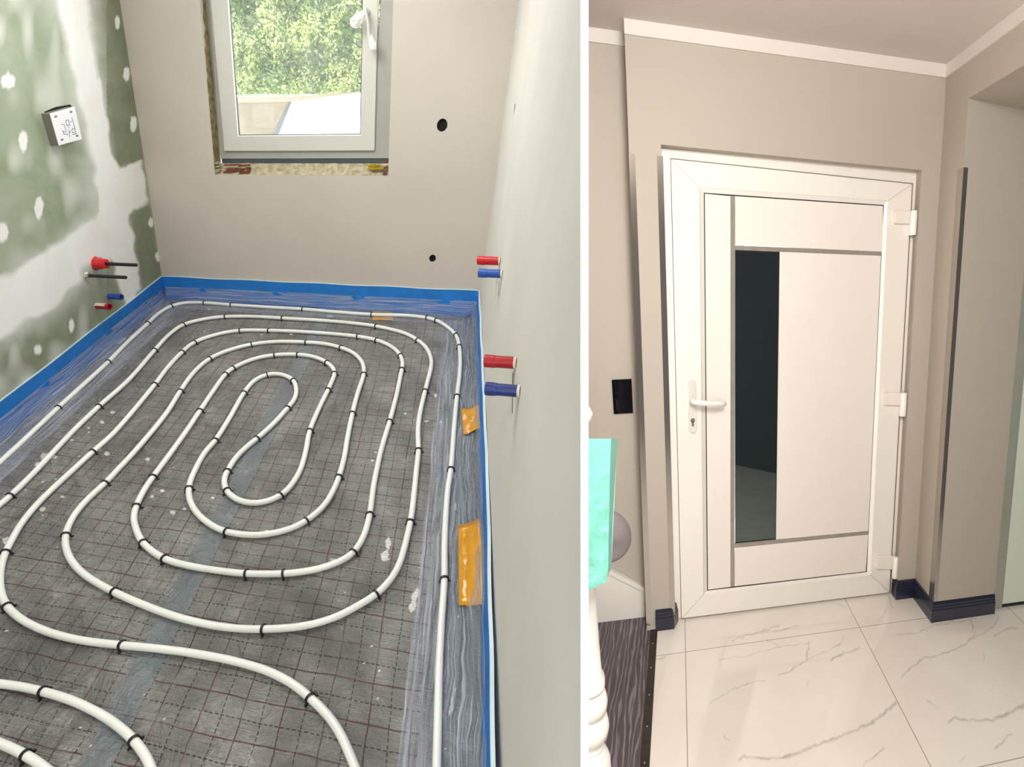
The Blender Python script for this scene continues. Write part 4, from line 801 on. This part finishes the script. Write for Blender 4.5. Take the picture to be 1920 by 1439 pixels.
# panel pieces round the glass strip
rslab([(1327.5,1106.5),(1370,1101),(1370,368),(1321.5,363.5)], YQ, 0.012, 'door_panel', M['panel'], dr)
rslab([(1378,459),(1655,473),(1655.5,386.5),(1378,368)], YQ, 0.012, 'door_panel', M['panel'], dr)
rslab([(1455,1012),(1628,997),(1652,478),(1462,468)], YQ, 0.012, 'door_panel', M['panel'], dr)
rslab([(1377,1100),(1623.5,1072),(1628,1002),(1378,1028)], YQ, 0.012, 'door_panel', M['panel'], dr)
rslab([(1369.5,1101),(1377.5,1100),(1378.5,369),(1369.5,368)], YQ-0.0008, 0.006, 'metal_inlay', M['inlay'], dr, 'vertical brushed metal inlay strip')
rslab([(1378,469),(1652,480),(1653,472),(1378,460)], YQ-0.0008, 0.006, 'metal_inlay', M['inlay'], dr, 'upper horizontal metal inlay strip')
rslab([(1377.5,1028),(1628,1003),(1628,996),(1377.5,1020)], YQ-0.0008, 0.006, 'metal_inlay', M['inlay'], dr, 'lower horizontal metal inlay strip')
rslab([(1378,1020),(1455,1013),(1462,472),(1378.5,469)], YQ+0.002, 0.006, 'glass_gasket', M['gasket'], dr)
gm = bpy.data.materials.new('dark_tinted_glass'); gm.use_nodes = True; gb = gm.node_tree.nodes['Principled BSDF']
gb.inputs['Base Color'].default_value = (0.012,0.018,0.02,1); gb.inputs['Roughness'].default_value = 0.03; gb.inputs['IOR'].default_value = 2.7; gb.inputs['Specular IOR Level'].default_value = 0.5; gb.inputs['Specular Tint'].default_value = (0.75,0.95,0.92,1)
rslab([(1378,1017),(1454,1010),(1460,475),(1379,472)], YQ+0.001, 0.005, 'glass_strip', gm, dr, 'narrow dark reflective glass strip')
# handle plate, lever, keyhole
def rr_poly(cx0, cy0, cx1, cy1, w, n=8):
    pts = []
    for k in range(n+1): t = math.pi+math.pi*k/n; pts.append((cx0+w*math.cos(t), cy0+w*math.sin(t)))
    for k in range(n+1): t = math.pi*k/n; pts.append((cx1+w*math.cos(t), cy1+w*math.sin(t)))
    return pts
hl = rslab(rr_poly(1298.0,721,1299.5,806,7.2), YL-0.010, 0.010, 'door_handle', M['upvc_shaded'], dr, bev=0.002)
def hpnt(px, py, y): return R.P(*rp(px, py, y))
lv = catmull([hpnt(1299,753,YL-0.012), hpnt(1299,753,YL-0.040), hpnt(1306,755,YL-0.058), hpnt(1330,757,YL-0.066), hpnt(1352,757,YL-0.060), hpnt(1357,758,YL-0.040)], 0.005)
def tubech(path_, r, name, m, par, flat=1.0):
    mb = MB().tube(path_, r, 14, flat=flat); o = mb.build(name, m, dr, smooth=True); o.parent = par; return o
def sub(o, par): o.parent = par; return o
sub(MB().tube(lv, [0.0112]*len(lv), 14).build('lever', M['upvc'], dr, smooth=True), hl)
sub(MB().lathe(hpnt(1299,753,YL-0.010), -R.Y, [(0,0.0115),(0.012,0.0115),(0.014,0.009)], 18).build('rosette', M['upvc'], dr, smooth=True), hl)
kh = MB(R).slab([rp(1299+4.2*math.cos(2*math.pi*i/16), 789+4.6*math.sin(2*math.pi*i/16), YL-0.0104) for i in range(16)], (0,0.001,0)).slab([rp(x, y, YL-0.0104) for x, y in ((1296.8,790),(1301.2,790),(1301.4,799),(1299.4,801),(1297,799))], (0,0.001,0))
sub(kh.build('keyhole', M['boxgrey'], dr, label='dark lock cylinder hole'), hl)
for (bx_, br_) in (((1678,395,1706,420),(1706,395,1718,441)), ((1659,737,1690,761),(1687,737,1699,780)), ((1646,1045,1674,1069),(1673,1045,1683,1084))):
    x0, y0, x1, y1 = bx_; sl_ = (x1-x0)*0.03
    hg = rslab([(x0,y1-sl_),(x1,y1),(x1+1,y0),(x0,y0)], YL-0.018, 0.018, 'hinge', M['upvc'], dr, bev=0.003)
    x0, y0, x1, y1 = br_; xm = (x0+x1)/2; rad = (x1-x0)/2/F*2.55
    sub(MB().lathe(hpnt(xm+1, y0, YL-0.014), -R.Z, [(0,rad*0.9),(0.002,rad),(np.linalg.norm(hpnt(xm, y0, YL-0.014)-hpnt(xm, y1, YL-0.014))-0.002,rad),(np.linalg.norm(hpnt(xm, y0, YL-0.014)-hpnt(xm, y1, YL-0.014)),rad*0.9)], 18).build('hinge_pin', M['upvc'], dr, autos=40), hg)
# ------------------------------------------------------------------ frosted side door seen past the pillar
sdoor = thing('door_2', R.P(2.0, YP+0.03, 0), 'frosted pale green glass door with a grey-green frame past the pillar', 'door', kind='structure')
x0 = XP+0.006; MB(R).box(x0, x0+0.066, YP+0.012, YP+0.05, 0.003, 2.1).build('frame_stile', M['frostframe'], sdoor, bevel=0.008)
MB(R).box(x0+0.070, x0+0.9, YP+0.022, YP+0.034, 0.02, 2.1).build('glass_panel', M['frost'], sdoor)
MB(R).box(x0+0.070, x0+0.9, YP+0.024, YP+0.05, 0.003, 0.018).build('bottom_seal', M['gasket'], sdoor)
# ------------------------------------------------------------------ light switch
def st(px, py, y=YS): return rp(px, py, y)
sw = thing('light_switch', R.P(*st(1168,777)), 'double black light switch plate on the wall left of the door', 'light switch')
MB(R).slab([st(1151,777,YS-0.010),st(1187,775,YS-0.010),st(1184,711,YS-0.010),st(1147,713,YS-0.010)], (0,0.0095,0)).build('cover_plate', M['switch'], sw, bevel=0.001)
for a, b in ((718,742),(748,771)): MB(R).slab([st(1154+(b-713)*.05,b,YS-0.012),st(1180+(b-713)*.05,b-1,YS-0.012),st(1179+(a-713)*.05,a-1,YS-0.016),st(1153+(a-713)*.05,a,YS-0.016)], (0,0.005,0)).build('rocker', M['switch'], sw, bevel=0.001)
# stair stringer
st_ = thing('stair_stringer', R.P(*st(1150,1140)), 'white sloping stair stringer behind the newel post', 'stringer')
MB(R).slab([(st(1050,1147,YS-0.02)[0],YS-0.02,0.001),(st(1209,1136,YS-0.02)[0],YS-0.02,0.001),st(1209,1112,YS-0.02),st(1150,1082,YS-0.02),st(1050,1033,YS-0.02)], (0,0.019,0)).build('board', M['stringer'], st_, clip='R')
MB(R).slab([st(1209,1113,YS-0.028),st(1209,1104,YS-0.028),st(1150,1074,YS-0.028),st(1050,1025,YS-0.028),st(1050,1034,YS-0.028),st(1150,1083,YS-0.028)], (0,0.027,0)).build('cap_rail', M['stringer'], st_, bevel=0.002, clip='R')
# ------------------------------------------------------------------ newel post (half post against the partition)
YN = -1.10; q = R.hit(1100,1400,1,YN); XN = q[0]
def depth(p): return float((RW.T@(p-EYE))[2])
def axis_z(py):
    lo, hi = -0.8, 2.2
    for _ in range(40):
        m_ = (lo+hi)/2; yy = R.pix([[XN, YN, m_]])[1][0]
        if yy > py: lo = m_
        else: hi = m_
    return (lo+hi)/2
np_ = thing('newel_post', R.P(XN, YN, 0), 'white turned newel post standing against the partition', 'newel post')
PR_ = [(766,1100),(768,1106),(778,1111),(788,1108),(790,1098),(800,1092),(815,1096),(1110,1117),(1200,1123),(1262,1128),(1266,1133),(1280,1134),(1289,1120),(1296,1135),(1310,1139),(1325,1137),(1333,1124),(1340,1138),(1356,1142),(1372,1139),(1383,1120),(1392,1132),(1400,1130),(1408,1139),(1418,1144),(1432,1145),(1470,1150),(1510,1148),(1530,1140)]
prof_ = []
for py, ex in PR_:
    z = axis_z(py); ax_ = R.pix([[XN, YN, z]])[0][0]; prof_.append((z, max(0.002, (ex-ax_)/F*depth(R.P(XN, YN, z)))))
prof_ = sorted(prof_); prof_ = [(0.0, prof_[0][1]*1.05)]+[p for p in prof_ if p[0] > 0.01]
MB().lathe(R.P(XN, YN, 0), R.Z, prof_, 40).build('post', M['post'], np_, clip='R', autos=50)
# ------------------------------------------------------------------ turquoise paper bag and mauve pouch hanging on the post
YBG = -1.28
bag = thing('paper_bag', R.P(*rp(1120,1105,YBG)), 'crumpled turquoise paper bag hanging by the newel post', 'paper bag')
def bagside(ya, edge, name, amp, seed, m):
    nI, nJ = 26, 44; pts = []
    for i in range(nI+1):
        for j in range(nJ+1):
            t = j/nJ; py = 823+t*(1108-823); xr_e = np.interp(py, [823,900,1000,1070,1085,1108], edge)
            px = 1060+(xr_e-1060)*i/nI; py2 = py
            if t > 0.85: py2 = py-(px-1103)/45*22*(t-0.85)/0.15
            d = amp*(abs(noise.noise(Vector((px*0.022, py*0.018, seed))))-0.25)+amp*0.25*(abs(noise.noise(Vector((px*0.06+3, py*0.045, seed))))-0.2)
            d *= (0.35+t*1.1)
            pts.append(rp(px, py2, ya-0+d))
    return MB(R).add(pts, [(i*(nJ+1)+j, (i+1)*(nJ+1)+j, (i+1)*(nJ+1)+j+1, i*(nJ+1)+j+1) for i in range(nI) for j in range(nJ)]).build(name, m, bag, clip=None)
def halfclip(o):
    me = o.data; bm = bmesh.new(); bm.from_mesh(me); n0, p0 = CLIP['R']; b = np.array(worldloc(o))
    bmesh.ops.bisect_plane(bm, geom=bm.verts[:]+bm.edges[:]+bm.faces[:], plane_co=Vector(p0-b), plane_no=Vector(n0), clear_inner=True); bm.to_mesh(me); bm.free(); return o
fr = halfclip(bagside(YBG, [1145,1143,1141,1140,1139,1136], 'front_face', 0.017, 2, M['turq']))
# gusset on the right side, folding back
pts = []
for i in range(9):
    for j in range(45):
        t = j/44; py = 823+t*(1103-823); xe0 = np.interp(py, [823,900,1000,1070,1085,1108], [1145,1143,1141,1140,1139,1136]); xe1 = np.interp(py, [823,900,1000,1070,1085,1108], [1158,1153,1148,1146,1141,1136]); s = i/8
        dd = 0.017*(abs(noise.noise(Vector((xe0*0.022, py*0.018, 2))))-0.25)*(0.35+t*1.1)*(1-s); py2 = py-(xe0-1103)/45*22*max(0, (t-0.85)/0.15)
        pts.append(rp(xe0+(xe1-xe0)*s, py2, YBG+0.10*s+dd-0.012*math.sin(math.pi*s)))
MB(R).add(pts, [(i*45+j, (i+1)*45+j, (i+1)*45+j+1, i*45+j+1) for i in range(8) for j in range(44)]).build('side_gusset', M['turq'], bag)
bk = halfclip(MB(R).slab([rp(1060,826,YBG+0.10), rp(1157,824,YBG+0.10), rp(1146,1068,YBG+0.10), rp(1060,1085,YBG+0.10)], (0,0.001,0)).build('back_face', M['turqin'], bag))
for o in (fr,): o.modifiers.new('thick','SOLIDIFY').thickness = 0.0008
pm = thing('cloth_pouch', R.P(*rp(1150,1058,-1.05)), 'rounded mauve-grey cloth pouch half hidden behind the turquoise bag', 'pouch')
c0 = R.P(*rp(1140,1006,-1.06)); bm = bmesh.new(); bmesh.ops.create_uvsphere(bm, u_segments=32, v_segments=20, radius=1); dpt = depth(c0)
vs_ = [c0+R.X*(v.co.x*47/F*dpt*(1-0.12*v.co.z))+R.Z*(v.co.z*50/F*dpt)+R.Y*(v.co.y*0.05*(1+0.15*math.sin(5*v.co.z)))  for v in bm.verts]; fs_ = [tuple(v.index for v in f.verts) for f in bm.faces]; bm.free()
MB().add(vs_, fs_, True).build('pouch_body', M['mauve'], pm, smooth=True, clip='R')
